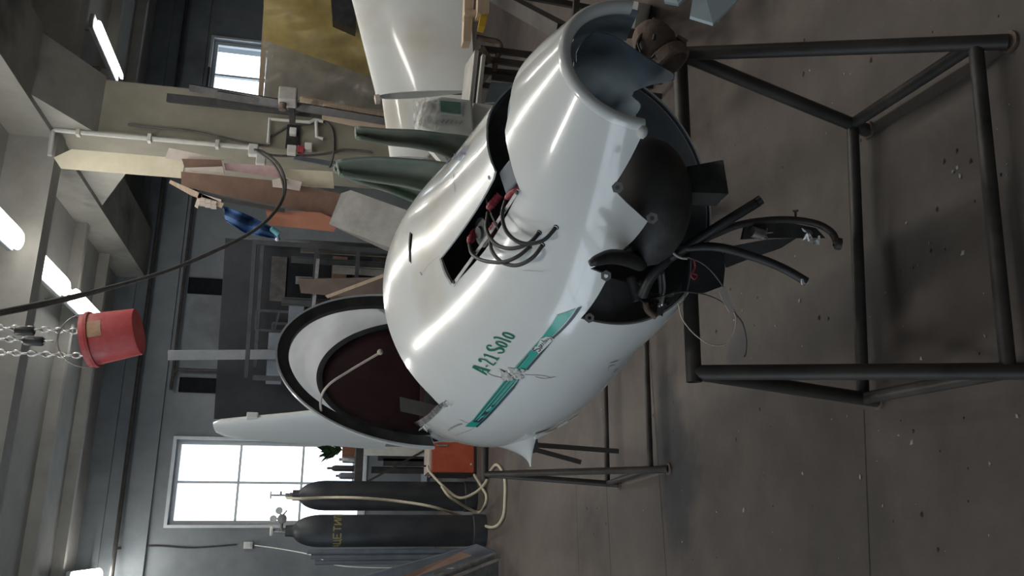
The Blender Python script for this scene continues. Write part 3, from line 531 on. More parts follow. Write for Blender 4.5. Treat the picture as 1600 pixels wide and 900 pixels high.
# ---- parts hanging out of the open engine bay
def dk(px, d, th_, name, mt, bevel=0): return slab(px, d, th_).build(name, mt, fus, bevel=bevel)
c = P(1010, 315, 1.34); m = MB(); m.ball(c, .115, .10, .072, 24, axes=[LT, AX, UZ]); m.build('muffler_dome', m_dark, fus, smooth=True)
a = P(1068, 290, 1.36); b = P(1124, 286, 1.30); m = MB(); A = []
for k, w_ in ((0, .026), (1, .033)):
    cc = a+(b-a)*k; A.append([cc+LT*w_*sx+AX*.022*sy for sx, sy in ((-1, -1), (1, -1), (1, 1), (-1, 1), (-1, -1))])
m.grid(np.array(A)); m.build('air_duct', m_dark, fus, solid=.003)
hs = [('coolant_hose', [(1000, 445), (1030, 415), (1075, 385), (1125, 352), (1185, 315)], [1.36, 1.34, 1.31, 1.28, 1.26], .0085, m_rubber), ('coolant_hose', [(1015, 392), (1060, 388), (1120, 386), (1180, 402), (1225, 420), (1260, 440)], [1.36, 1.32, 1.28, 1.25, 1.24, 1.23], .0075, m_rubber), ('coolant_hose', [(1003, 462), (1015, 436), (1040, 408), (1062, 388)], [1.36, 1.34, 1.33, 1.34], .0095, m_rubber),
      ('bent_rod', [(1078, 385), (1120, 365), (1160, 350), (1220, 343), (1270, 348), (1298, 362), (1308, 380)], [1.36, 1.35, 1.34, 1.33, 1.32, 1.31, 1.30], .0065, m_pipe)]
for nm, px, d, r, mt in hs: MB().tube(cr([P(*q, k) for q, k in zip(px, d)], 8), r, 12).build(nm, mt, fus, smooth=True)
MB().lathe([(.0085, 0), (.0085, .008), (.0055, .009), (.0055, .003)], P(1183, 316, 1.26), P(1190, 311, 1.257)-P(1183, 316, 1.26), 14).build('hose_end', m_black, fus)
MB().lathe([(.006, 0), (.011, .003), (.011, .012), (.0001, .013)], P(1303, 380, 1.30), P(1318, 382, 1.295)-P(1303, 380, 1.30), 10).build('rod_end_nut', m_pipe, fus, smooth=2)
dk([(1130, 398), (1140, 385), (1200, 374), (1245, 372), (1220, 388), (1170, 405), (1136, 418)], 1.40, .006, 'bracket_plate', mat('grey_bracket', (.05, .05, .05), (.085, .083, .08), 12, .5))
dk([(1165, 352), (1230, 347), (1275, 356), (1290, 372), (1270, 372), (1200, 372), (1160, 374)], 1.345, .008, 'bracket_plate', m_dark)
dk([(1078, 395), (1128, 388), (1133, 420), (1130, 447), (1100, 458), (1072, 455)], 1.39, .02, 'rubber_flap', m_black)
for q, d in (((1196, 366), 1.33), ((1262, 368), 1.32), ((1272, 376), 1.32)):
    m = MB(); c = P(*q, d)
    for k in range(5): m.prism([c+rng.normal(0, .006, 3) for _ in range(3)], rng.normal(0, .002, 3))
    m.build('foil_scrap', m_alu, fus)
MB().tube([P(1175, 362, 1.33), P(1192, 367, 1.33)], .010, 12).build('clamp_sleeve', m_steel, fus, smooth=2)
m = MB(); m.tube([P(1243, 348, 1.33), P(1243, 330, 1.33)], .0022, 8); m.tube([P(1243, 331, 1.33), P(1243, 328, 1.33)], .005, 8); m.build('bolt', m_rust, fus)
dk([(1252, 436), (1262, 434), (1264, 443), (1254, 445)], 1.225, .004, 'hose_tag', m_tagw)
m = MB(); cc = [P(921, 412, 1.205), P(935, 406, 1.205), P(955, 401, 1.215), P(978, 404, 1.25), P(1000, 412, 1.32)]; m.tube(cr(cc, 6), np.interp(np.linspace(0, 1, 25), [0, .15, .5, 1], [.005, .008, .012, .013]), 14); m.build('rubber_boot', m_rubber, fus, smooth=True)
m = MB(); m.tube(cr([P(923, 412, 1.235), P(945, 405, 1.24), P(965, 397, 1.26), P(985, 385, 1.30), P(995, 373, 1.33)], 6), .0016, 6); m.build('control_cable', m_steel, fus, smooth=True)
for q in ((965, 293), (1019, 341), (947, 431), (921, 497)):
    h = hit(*q) if q[0] < 960 else (.1, 1.2); c = P(*q, 1.13 if q[0] > 960 else 1.225) if q != (921, 497) else P(*q, 1.37); n_ = nrm(EYE-c); m = MB(); m.lathe([(.0035, .001), (.0035, .003), (.009, .003), (.009, 0)], c, n_, 6); m.build('hex_tab', m_steel, fus)
dk([(870+0, 505), (905, 500), (905, 503), (872, 508)], 1.39, .003, 'edge_tab', m_steel) if False else None
slab([(908, 499), (922, 474), (952, 434), (985, 440), (1012, 452), (1050, 476), (1042, 490), (1005, 499), (960, 504)], [1.425, 1.43, 1.44, 1.46, 1.47, 1.46, 1.45, 1.44, 1.43], .004).build('bay_side_panel', mat('bay_panel_grey', (.10, .103, .107), (.17, .172, .175), 8, .55, 0, .2), fus)
# bay fittings: bracket cluster, pipes
for L, d, r, mt in (([(1008, 470), (1012, 485), (1025, 495)], 1.405, .006, m_rust), ([(1030, 425), (1032, 455), (1030, 480)], 1.405, .004, m_steel), ([(985, 430), (992, 455), (996, 470)], 1.405, .010, m_dark), ([(1036, 425), (1038, 450), (1034, 478)], 1.40, .003, m_alu), ([(990, 390), (1005, 396), (1020, 385)], 1.36, .0014, m_alu), ([(1003, 413), (1015, 414), (1026, 404)], 1.33, .0012, m_alu), ([(995, 401), (1006, 392), (1012, 390)], 1.33, .001, m_alu), ([(1048, 384), (1051, 394), (1062, 402), (1074, 404)], 1.31, .0022, m_foam)):
    MB().tube(cr([P(*q, d) for q in L], 6), r, 8).build('bay_pipe' if r > .003 else 'tie_wire', mt, fus, smooth=True)
m = MB()
for k in range(9): c = P(1000+rng.random()*35, 462+rng.random()*26, 1.41); m.box(c, rng.normal(0, .006, 3), rng.normal(0, .006, 3), rng.normal(0, .006, 3))
m.build('engine_mount', m_dark, fus)
for L, r, mt in (([(1060, 474), (1066, 498), (1085, 522), (1110, 538), (1132, 538), (1146, 522), (1150, 500), (1147, 488)], .0011, m_hose), ([(1075, 402), (1095, 410), (1112, 424), (1128, 445), (1140, 468), (1149, 490), (1160, 505), (1166, 530), (1165, 552), (1162, 558)], .0014, m_cable), ([(1050, 459), (1070, 456), (1100, 460), (1125, 470), (1140, 484)], .0012, m_cable), ([(1080, 402), (1079, 425), (1075, 450), (1068, 470)], .0008, m_cable)):
    MB().tube(cr([P(*q, 1.27) for q in L], 8), r, 6).build('loose_wire', mt, fus, smooth=True)
MB().tube(cr([P(*q, 1.27) for q in ((1084, 404), (1086, 418), (1080, 430), (1085, 436), (1089, 430), (1083, 427))], 6), .0016, 6).build('red_wire', m_bootred, fus, smooth=True)
slab([(1124, 456), (1132, 447), (1142, 466), (1148, 487), (1140, 488), (1130, 472)], 1.268, .0015).build('plastic_scrap', m_foam, fus)
# dark rods sticking out behind the fairing
for a, b in (((834, 695), (966, 705)), ((834, 702), (907, 722))): MB().bar(P(*a, 2.25), P(*b, 2.25), .012, .012).build('strut_rod', m_pipe, fus)
m = MB(); m.bar(P(833, 684, 2.2), P(836, 706, 2.2), .02, .02); m.build('strut_socket', m_dark, fus)
# ================================================================ SAWHORSES under the fuselage
def sawhorse(label, top, feet, rr=.0165):   # top=(right,left), feet = front right, back right, front left, back left
    t = thing('pipe_sawhorse', label, 'sawhorse', down((top[0]+top[1])/2), 'pipe sawhorses')
    a, b = top; d = nrm(a-b); MB().tube([b-d*.02, a+d*.02], rr, 14, cap=False).build('top_bar', m_pipe, t, smooth=True, solid=.003)
    fr, br, fl_, bl_ = feet
    for e, f in ((a, fr), (a, br), (b, fl_), (b, bl_)): MB().tube([e, f+UZ*.005], rr*.95, 14).build('leg', m_pipe, t, smooth=2)
    for e, f in ((fr, br), (fl_, bl_)):
        ea = a if f is br else b; k = .09; MB().tube([e+(ea-e)*k, f+(ea-f)*k], rr*.85, 12).build('end_rail', m_pipe, t, smooth=2)
    for e, f in ((fr, fl_), (br, bl_)): k = .09; MB().tube([e+(a-e)*k, f+(b-f)*k], rr*.85, 12).build('long_rail', m_pipe, t, smooth=2)
    for f in feet: MB().lathe([(.0001, 0), (.022, 0), (.022, .006), (.0001, .006)], f, UZ, 14).build('foot_plate', m_rust, t)
    return t
zt = .512
sawhorse('black steel pipe sawhorse carrying the open engine bay, nearest the viewer', (G(1062, 84, zt), G(1084, 582, zt)), (G(1578, 66), G(1357, 204), G(1632, 580), G(1372, 626)))
fl2, bl2 = G(1046, 733), G(968, 757); L2 = (fl2+bl2)/2; dvec = nrm(G(945, 610)-G(948, 750)); dvec = nrm(np.array([.95, .25, 0])); W2 = .95
tl = L2.copy(); tl[2] = .545; tl = G(758, 741, .56); tr = tl+dvec*W2
sawhorse('black steel pipe sawhorse behind, under the rear of the white fuselage', (tr, tl), (fl2+dvec*W2, bl2+dvec*W2, fl2, bl2), .014)
# rusty fitting on the end of the near sawhorse
# ================================================================ THINGS AROUND THE HALL
# rusty fitting on the sawhorse end
t = thing('iron_fitting', 'rusty cast iron fitting with a dark open mouth on the near sawhorse end', 'fitting', P(1050, 75, 1.66))
c = P(1022, 66, 1.62); d_ = nrm(P(1052, 100, 1.60)-P(1010, 45, 1.64)); MB().lathe([(.0001, -.045), (.022, -.043), (.036, -.030), (.043, -.008), (.044, .012), (.038, .030), (.036, .034), (.044, .040), (.046, .062), (.042, .066), (.037, .066), (.034, .040), (.0001, .036)], c, d_, 24).build('body', m_rust, t, smooth=2)
MB().tube(cr([P(998, 92, 1.62), P(995, 72, 1.60), P(1003, 55, 1.60), P(1015, 48, 1.60), P(1022, 30, 1.62)], 6), .0045, 8).build('pipe_stub', m_dark, t, smooth=True)
MB().tube(cr([P(996, 66, 1.585), P(1003, 84, 1.58), P(1016, 92, 1.58), P(1028, 80, 1.575)], 6), .002, 6).build('wire_clip', m_black, t, smooth=True)
MB().tube([P(1058, 58, 1.60), P(1072, 66, 1.59)], .006, 10).build('bolt', m_rust, t)
MB().tube([P(1022, 62, 1.565), P(1023, 54, 1.565)], .004, 8).build('pin', m_dark, t)
MB().bar(c+d_*.02, G(1062, 84, zt), .03, .03).build('mount', m_rust, t)
# ---------------------------------------------------------------- hanging bucket, chains, cable
bt = P(136, 532, 3.6); bb = P(217, 518, 3.6); ax_ = nrm(bt-bb); hgt = np.linalg.norm(bt-bb)
t = thing('hanging_bucket', 'red plastic bucket hanging tilted from chains under the lamps', 'bucket', bb)
MB().lathe([(.0001, .004), (.094, 0), (.096, .006), (.106, hgt-.03), (.114, hgt-.03), (.116, hgt-.018), (.110, hgt-.016), (.110, hgt), (.106, hgt), (.092, .01), (.0001, .012)], bb, ax_, 36).build('shell', m_bucket, t, smooth=2)
m = MB(); u0 = nrm(np.cross(ax_, (0, 1, 0))); A = []
cdir = nrm(EYE-bb); cdir = nrm(cdir-ax_*np.dot(cdir, ax_)); sd = np.cross(ax_, cdir)
lab_c = P(153, 513, 3.6)
for h in np.linspace(.115, .19, 5):
    r = .0965+(.1065-.0965)*h/(hgt-.03)+.0012; A.append([bb+ax_*h+r*(math.cos(a)*cdir+math.sin(a)*sd) for a in np.linspace(-.75, -.1, 8)])
pr = proj(A[2][4]); A = A if abs(pr[1]-513) < 12 else [[bb+ax_*h+(.0977+.01*h/(hgt-.03))*(math.cos(a)*cdir+math.sin(a)*sd) for a in np.linspace(.1, .75, 8)] for h in np.linspace(.115, .19, 5)]
m.grid(np.array(A)); m.build('paper_label', mat('yellowed_label', (.50, .34, .20), (.42, .22, .16), 25, .7), t)
rim = bb+ax_*hgt; sx = nrm(np.cross(ax_, np.array([0, 1., 0])))
MB().tube([rim+sx*.108*math.cos(a)+ax_*.10*math.sin(a)+np.array([0, -.03, 0])*math.sin(a) for a in np.linspace(0, math.pi, 20)], .0025, 6).build('bail_handle', m_steel, t, smooth=True)
def chain(name, a, b, label, link=.034):
    a, b = np.asarray(a), np.asarray(b); L = np.linalg.norm(b-a); n = int(L/(link*.78)); d = (b-a)/L; x = nrm(np.cross(d, (0, 1., 0))); y = np.cross(d, x); m = MB()
    for i in range(n):
        c_ = a+d*(L*(i+.5)/n); p_ = x if i % 2 else y; m.tube([c_+d*(link/2)*math.cos(k)+p_*.0105*math.sin(k) for k in np.linspace(0, 2*math.pi, 11)], .0036, 5, cap=False)
    o = m.build(name, m_alu, None, smooth=True); return tag(o, label, 'chain', 'hoist chains', 'stuff')
def upto(x, y, d, z=3.12): q = P(x, y, d); r = q.copy(); r[2] = z; return q, r
for (x, y), lab in (((133, 518), 'hoist chain reaching the bucket rim on the side of the cable'), ((137, 556), 'hoist chain reaching the bucket rim on the side of the window')):
    q, r = upto(x, y, 3.58); chain('hoist_chain', q, r, lab)
q, r = upto(82, 533, 3.5); chain('hoist_chain', q, r, 'short hoist chain ending free above the bucket with a black stop')
for x, y, d, lab in ((39, 517, 3.58, 'black chain stop on the chain nearest the cable'), (53, 533, 3.5, 'black chain stop on the short free chain')):
    c_ = P(x, y, d); tag(MB().lathe([(.0001, -.034), (.016, -.034), (.019, -.028), (.019, .028), (.016, .034), (.0001, .034)], c_, UZ, 16).build('chain_stop', m_black, None, smooth=2), lab, 'chain stop', 'chain stops')
hm = P(20, 540, 3.55); hm[2] = 3.3
t = thing('chain_hoist', 'chain hoist block on the ceiling above the bucket, out of view', 'hoist', hm); MB().box(hm-UZ*.09, AX*.12, LT*.1, UZ*.08).build('body', m_bluegrey, t, bevel=.02); MB().bar(hm-UZ*.02, np.array([hm[0], hm[1], ZC-.001]), .03, .03).build('hook', m_steel, t)
hc = thing('hanging_cable', 'grey twin cable sagging from the column sockets up past the red bucket', 'cable', P(398, 234, 6.33))
for o_, lab in ((0, 'grey cable sagging from the column sockets up past the bucket, upper strand'), (7, 'grey cable sagging from the column sockets up past the bucket, lower strand')):
    L = [(-60, 500, 3.3), (0, 487+o_*.6, 3.5), (110, 464+o_*.5, 3.9), (240, 430, 4.4), (330, 395-o_*.2, 4.8), (400, 358, 5.2), (436, 322-o_*.4, 5.6), (446-o_*.5, 290, 5.9), (436-o_, 258, 6.1), (412-o_, 238, 6.25), (398, 234, 6.33)]
    MB().tube(cr([P(*q) for q in L], 8), .0105 if o_ == 0 else .008, 8).build('strand', m_cable, hc, smooth=True)
# ---------------------------------------------------------------- gas cylinders and hose
def cyl(px, R_, ht, label, d=None):
    c_ = G(*px); c_ = c_+nrm(np.array([c_[0], c_[1], 0]))*R_; t = thing('gas_cylinder', label, 'gas cylinder', c_, 'gas cylinders')
    pf = [(.0001, .012), (R_*.9, .0), (R_, .03)]+[(R_, ht-.30)]+[(R_*math.cos(a)**.8+.0, ht-.30+.21*math.sin(a)) for a in np.linspace(.1, 1.25, 9)]+[(.042, ht-.085), (.040, ht-.04), (.0001, ht-.038)]
    MB().lathe(pf, c_, UZ, 36).build('shell', m_tank, t, smooth=2); MB().lathe([(R_+.004, .0), (R_+.006, .02), (R_+.006, .10), (R_+.001, .105)], c_, UZ, 36).build('foot_ring', m_tank, t, smooth=2)
    return t, c_
RT = .116
ta, ca = cyl((762, 829), RT, 1.52, 'dark gas cylinder with yellow stencilled lettering and a gauge regulator')
tb, cb = cyl((747, 776), RT, 1.50, 'dark gas cylinder without lettering, cream hose down its front')
# lettering wraps round the first cylinder
GL = {'А': [[(0, 0), (.5, 1), (1, 0)], [(.2, .35), (.8, .35)]], 'Ц': [[(0, 1), (0, 0), (.85, 0), (.85, 1)], [(.85, 0), (1.05, 0), (1.05, -.2)]], 'Е': [[(1, 1), (0, 1), (0, 0), (1, 0)], [(0, .5), (.8, .5)]], 'Т': [[(0, 1), (1, 1)], [(.5, 1), (.5, 0)]], 'И': [[(0, 1), (0, 0), (1, 1), (1, 0)]], 'Л': [[(0, 0), (.3, 1), (1, 1), (1, 0)]], 'Н': [[(0, 0), (0, 1)], [(1, 0), (1, 1)], [(0, .5), (1, .5)]]}
to = nrm(np.array([-ca[0], -ca[1], 0])); lf = np.cross(to, UZ)   # lf points to the viewer's left... sign fixed below
if proj(ca+UZ+lf*.1)[1] < proj(ca+UZ)[1]: lf = -lf
zl = ca[2]+1.25-(530-496)/1280*6.2-.0; zl = G(0, 0)[2]; hz = proj(ca+to*RT+UZ*1.0); 
zl = 1.0+(hz[0]-533)/ (proj(ca+to*RT+UZ*0.9)[0]-hz[0])*.1
m = MB(); cwid, gap, hh = .036, .013, .052; u = 0
for ch in 'АЦЕТИЛЕН':
    for L in GL[ch]:
        for (x0, y0), (x1, y1) in zip(L, L[1:]):
            A = []
            for k in np.linspace(0, 1, 5):
                x, y = (x0+(x1-x0)*k), (y0+(y1-y0)*k); tx, ty = nrm(np.array([(x1-x0)*cwid, (y1-y0)*hh])); row = []
                for sd_ in (-1, 1):
                    uu = u+x*cwid-ty*.0045*sd_; vv = zl+y*hh+tx*.0045*sd_; an = -1.30+uu/RT; row.append(ca*np.array([1, 1, 0])+(RT+.0012)*(math.cos(an)*to-math.sin(an)*lf)+UZ*vv)
                A.append(row)
            m.grid(np.array(A))
    u += cwid+gap
m.build('stencil_lettering', m_yellow, ta)
for tt, cc_, hn in ((ta, ca, 1.48), (tb, cb, 1.46)):
    MB().lathe([(.020, 0), (.022, .02), (.016, .024), (.016, .055), (.0001, .056)], cc_+UZ*hn, UZ, 14).build('valve', m_steel, tt, smooth=2)
z0 = 1.48; 
MB().tube([ca+UZ*(z0+.05), ca+UZ*(z0+.09)], .012, 10).build('valve_stem', m_steel, ta, smooth=2)
MB().lathe([(.0001, 0), (.035, 0), (.038, .012), (.032, .024), (.0001, .024)], ca+UZ*(z0+.085), UZ, 12).build('handwheel', m_pvc, ta, smooth=2)
gc = ca+UZ*(z0+.03)-lf*.085; MB().tube([ca+UZ*(z0+.03), gc], .011, 10).build('regulator_arm', m_steel, ta, smooth=2); MB().lathe([(.0001, -.02), (.03, -.018), (.034, 0), (.03, .018), (.0001, .02)], gc, to, 18).build('regulator_body', m_steel, ta, smooth=2)
for o2 in (UZ*.062+lf*.0, -lf*.058+UZ*.025):
    e = gc+o2; MB().tube([gc, e], .006, 8).build('gauge_stem', m_steel, ta); MB().lathe([(.0001, -.012), (.024, -.012), (.026, .008), (.022, .011), (.0001, .009)], e, to, 18).build('gauge', m_frame, ta, smooth=2)
MB().tube([gc-lf*.02, gc-lf*.06-UZ*.03], .006, 8).build('outlet', m_steel, ta)
MB().tube([cb+UZ*(1.46+.05), cb+UZ*(1.46+.16)], .007, 8).build('valve_stem', m_steel, tb); MB().bar(cb+UZ*1.625-lf*.028, cb+UZ*1.625+lf*.028, .012, .012).build('tee_handle', m_pvc, tb); MB().tube([cb+UZ*1.55, cb+UZ*1.55-lf*.03], .008, 8).build('outlet', m_steel, tb)
hp = [cb+UZ*1.50+lf*.02+to*.02, cb+to*(RT+.02)+UZ*1.40+lf*.03, cb+to*(RT+.012)+UZ*1.2+lf*.02, P(560, 778, 6.35), P(620, 783, 6.35), P(680, 793, 6.2), G(735, 812, .06), G(768, 824, .012), G(785, 810, .012), G(789, 780, .012), G(788, 745, .012), G(776, 726, .012), G(764, 740, .012), G(758, 755, .02), P(742, 770, 6.3), P(718, 778, 6.33), P(695, 762, 6.4), P(672, 738, 6.5), P(668, 728, 6.55)]
tag(MB().tube(cr(hp, 8), .011, 8).build('cream_hose', m_hose, None, smooth=True), 'cream hose running down the rear cylinder and looping over the floor', 'hose')
hp = [P(690, 760, 6.38), P(705, 778, 6.3), G(745, 800, .013), G(757, 790, .012), G(760, 775, .012), G(752, 760, .03), P(741, 742, 6.5)]
tag(MB().tube(cr(hp, 8), .011, 8).build('cream_hose', m_hose, None, smooth=True), 'short cream hose looping beside the red machine', 'hose')
# ---------------------------------------------------------------- red welding machine
rb = [G(745, 690), G(745, 739)]; b0 = rb[1]; ex = nrm(G(745, 690)-G(745, 739)); ey = np.array([-ex[1], ex[0], 0]); wdt, dpt, hg = .34, .30, .36
t = thing('welding_machine', 'red metal welding machine with black side standing behind the cylinders', 'machine', b0+ex*wdt/2+ey*dpt/2)
cc_ = b0+ex*wdt/2+ey*dpt/2; MB().box(cc_+UZ*(.02+hg/2), ex*wdt/2, ey*dpt/2, UZ*hg/2).build('body', m_orange, t, bevel=.008)
MB().box(cc_+UZ*(.03+hg), ex*(wdt/2-.005), ey*dpt/2, UZ*.012).build('lid', m_foam, t, bevel=.004); MB().box(cc_-ex*(wdt/2+.006)+UZ*(.02+hg/2), ex*.006, ey*(dpt/2-.01), UZ*(hg/2-.015)).build('side_panel', m_black, t)
MB().box(cc_+UZ*.01, ex*wdt/2, ey*dpt/2, UZ*.0101).build('base', m_black, t)
MB().bar(b0-ey*.008+ex*.22+UZ*.25, b0-ey*.008+ex*.22+UZ*.34, .012, .012).build('handle', m_steel, t); MB().lathe([(.0001, .006), (.008, .006), (.008, 0)], b0+ex*.07+UZ*.05, -ey, 10).build('knob', m_pvc, t)
for s_, e_ in ((-1, 0), (1, 0)): MB().tube([cc_+ex*(.1*s_)+UZ*(hg+.03), cc_+ex*(.1*s_)+UZ*(hg+.07)], .008, 8).build('terminal', m_black, t)
# ---------------------------------------------------------------- bench in front of the window, with things on it
def plank(name, px, d, th_, mt, label, cat, group=None): return tag(slab(px, d, th_).build(name, mt), label, cat, group)
pc, qc = pq(P(555, 720, 7.4)); zb_ = P(555, 720, 7.4)[2]
t = thing('workbench', 'dark steel workbench below the paned window behind the cylinders', 'workbench', H(pc, qc+.3, 0))
MB().hbox(pc-.35, pc+1.1, qc, qc+.62, zb_-.07, zb_).build('bench_top', m_dark, t, bevel=.006)
for x in (pc-.30, pc+1.04):
    for y in (qc+.05, qc+.57): MB().hbox(x-.025, x+.025, y-.025, y+.025, 0, zb_-.07).build('leg', m_pipe, t)
MB().hbox(pc-.3, pc+1.04, qc+.08, qc+.55, .28, .31).build('lower_shelf', m_dark, t)
for a_, b_ in ((.0, .55), (.45, 1.0)): MB().bar(H(pc-.2+a_, qc-.01, zb_-.08), H(pc-.2+b_*1.0-.25, qc-.01, .35), .018, .018).build('brace', m_pipe, t)
MB().hbox(pc+.05, pc+.13, qc+.0, qc+.03, .31, zb_-.07).build('white_post', m_pvc, t)
def onb(dx, dy): return H(pc+dx, qc+dy, zb_)
for i, (dx, r, h, mt, nm, lab, cat) in enumerate(((-.22, .035, .22, m_black, 'bottle', 'dark bottle on the bench nearest the cylinders', 'bottle'), (-.12, .03, .16, m_bluegrey, 'spray_can', 'bluish spray can on the bench under the window', 'can'), (-.05, .028, .24, m_dark, 'bottle', 'tall dark bottle on the bench under the window', 'bottle'), (.02, .032, .14, m_steel, 'tin_can', 'dull tin can on the bench under the window', 'can'), (.30, .04, .20, m_bluegrey, 'spray_can', 'bluish spray can on the bench nearest the fuselage', 'can'))):
    tag(MB().lathe([(.0001, 0), (r, 0), (r, h*.7), (r*.8, h*.78), (r*.38, h*.84), (r*.38, h), (.0001, h)], onb(dx, .12+.05*(i % 3)), UZ, 16).build(nm, mt, None, smooth=2), lab, cat, 'bench clutter')
t = thing('potted_plant', 'dark green leafy plant in a pot on the bench before the window', 'plant', onb(.12, .3)); MB().lathe([(.0001, 0), (.05, 0), (.07, .11), (.062, .11), (.05, .09), (.0001, .09)], onb(.12, .3), UZ, 18).build('pot', m_terra, t, smooth=2)
for k in range(26):
    a = rng.random()*6.28; e = rng.random()*.9+.35; L = .12+rng.random()*.14; b_ = onb(.12, .3)+UZ*(.10+.12*rng.random()); d_ = np.array([math.cos(a)*math.cos(e), math.sin(a)*math.cos(e), math.sin(e)]); sd_ = nrm(np.cross(d_, UZ))*.028
    MB().add([b_, b_+d_*L*.5+sd_, b_+d_*L, b_+d_*L*.5-sd_, b_+d_*L*.5+np.array([0, 0, .008])], [(0, 1, 4), (1, 2, 4), (2, 3, 4), (3, 0, 4)]).build('leaf', m_leaf, t)
t = thing('tool_box', 'grey metal toolbox at the end of the bench', 'toolbox', onb(.62, .25)); MB().box(onb(.62, .25)+UZ*.09, B2*.2, B1*.1, UZ*.09).build('body', m_bluegrey, t, bevel=.01); MB().tube([onb(.52, .25)+UZ*.18, onb(.52, .25)+UZ*.22, onb(.72, .25)+UZ*.22, onb(.72, .25)+UZ*.18], .007, 6).build('handle', m_steel, t)
for k, (x, dd) in enumerate(((497, 8.6), (520, 8.5))): tag(MB().bar(P(x, 676, dd), down(P(x, 676, dd)), .05, .03).build('steel_post', m_bluegrey), ('bluish steel post beside the paned window', 'second bluish steel post nearer the bench end')[k], 'post', 'posts by the bench')
# dark scrap under the bench
for i, (x, y, L) in enumerate(((640, 735, .5), (652, 722, .4), (630, 712, .45))):
    q = P(x, y, 7.5); q[2] = .311; tag(MB().bar(q, q+UZ*L, .05+.02*i, .05).build('steel_offcut', m_dark), ('dark steel offcut under the bench nearest the red machine', 'shorter dark steel offcut standing under the bench', 'middle dark steel offcut standing under the bench')[i], 'offcut', 'offcuts under the bench')
# ---------------------------------------------------------------- sheets leaning at the left edge
q0 = G(773, 862); q1 = G(771, 905)
for i, (px, d, mt, lab) in enumerate((([(745, 851), (775, 862), (560, 935), (480, 925)], [5.75, 5.7, 5.9, 5.95], m_bluegrey, 'wide grey steel channel leaning at the left beside the lettered cylinder'), ([(776, 866), (778, 872), (560, 955), (556, 944)], [5.6, 5.6, 5.75, 5.75], m_steel, 'thin bright strip leaning in front of the grey channel'), ([(779, 878), (779, 935), (590, 1010), (600, 950)], [5.5, 5.5, 5.6, 5.6], m_dark, 'dark sheet leaning lowest at the left picture edge'))):
    tag(slab(px, d, .02).build('leaning_sheet', mt), lab, 'sheet', 'sheets leaning at the left')
plank('leaning_sheet', [(720, 862), (738, 868), (640, 905), (600, 912)], [5.6, 5.55, 5.7, 5.75], .012, m_hardboard, 'reddish brown board edge between the grey channel and the strip', 'board')
# hanging pipes on the wall behind the lettered cylinder
for i, y in enumerate((862, 870, 879)):
    q = P(480+6*i, y, 6.9); tag(MB().tube([q, down(q, .0)], .02, 12).build('standing_pipe', m_bluegrey, None, smooth=2), ('dark pipe standing just behind the lettered cylinder', 'middle dark pipe behind the lettered cylinder', 'dark pipe behind the lettered cylinder nearest the picture edge')[i], 'pipe', 'pipes behind the cylinder')
# socket and wire on the back wall
q = WQ(388, 852, QW-.02); t = thing('wall_socket', 'small pale wall socket below the paned window side', 'socket', q); MB().box(q, B2*.035, B1*.018, UZ*.045).build('plate', m_pvc, t, bevel=.005); MB().box(q-B1*.02, B2*.02, B1*.006, UZ*.025).build('insert', m_frame, t)
tag(MB().tube(cr([WQ(180, 858, QW-.01), WQ(240, 853, QW-.012), WQ(300, 856, QW-.012), WQ(370, 851, QW-.012)], 6), .008, 6).build('wall_wire', m_dark), 'dark wire drooping along the back wall to the socket', 'wire')
tag(MB().tube(cr([WQ(398, 852, QW-.05), P(440, 858, 8.6), P(490, 868, 8.0), P(540, 885, 7.4), down(P(545, 890, 7.3), .01)], 6), .005, 6).build('pale_wire', m_pvc), 'pale wire running down from the wall socket', 'wire')
# ---------------------------------------------------------------- column fittings
def hq(x, y, off=.0): return WQ(x, y, cq-off)   # on the column's front face
def cx(x, y, off=.02): r = ray(x, y); k = ((cp-off)-EYE@B2)/(r@B2); return EYE+r*k    # on the column's left face
t = thing('plastic_conduit', 'white plastic conduit clipped down the corner of the concrete column', 'conduit', hq(390, 231, .03))
zt_ = hq(84, 203, .03)
MB().tube([hq(78, 243, .03), hq(82, 206, .03), hq(86, 203, .03), hq(240, 217, .03), hq(396, 231, .03)], .017, 10).build('pipe', m_pvc, t, smooth=2)
for x in (123, 234, 340): q = hq(x, 203+(x-85)*.09, .03); MB().box(q, B2*.03, B1*.026, UZ*.014).build('clip', m_pvc, t, bevel=.004)
t = thing('conduit_loop', 'white plastic conduit bent square round the sockets on the column', 'conduit', hq(470, 200, .03))
MB().tube([hq(419, 224, .03), hq(421, 186, .03), hq(484, 191, .03), hq(492, 187, .03), hq(505, 190, .03)], .014, 8).build('pipe', m_pvc, t); MB().tube([hq(494, 190, .03), hq(495, 214, .03), hq(505, 217, .03)], .014, 8).build('pipe', m_pvc, t)
t = thing('socket_board', 'black board with white socket and red plug on the column', 'socket', hq(460, 215, .02))
MB().prism([hq(449, 196, .001), hq(468, 198, .001), hq(467, 230, .001), hq(446, 232, .001)], -B1*.02).build('board', m_black, t)
for (x, y), mt, nm, r in (((458, 206), m_pvc, 'socket', .026), ((456, 235), m_pvc, 'plug_box', .034), ((470, 234), m_bootred, 'red_plug', .026), ((482, 230), m_pvc, 'plug_box', .028)): MB().box(hq(x, y, .05), B2*r, B1*.028, UZ*r).build(nm, mt, t, bevel=.006)
for (x, y), lab in (((396, 235), 'upper white junction box at the end of the column conduit'), ((408, 250), 'lower white junction box at the end of the column conduit')): tag(MB().box(hq(x, y, .03), B2*.045, B1*.028, UZ*.035).build('junction_box', m_pvc, None, bevel=.008), lab, 'junction box', 'junction boxes')
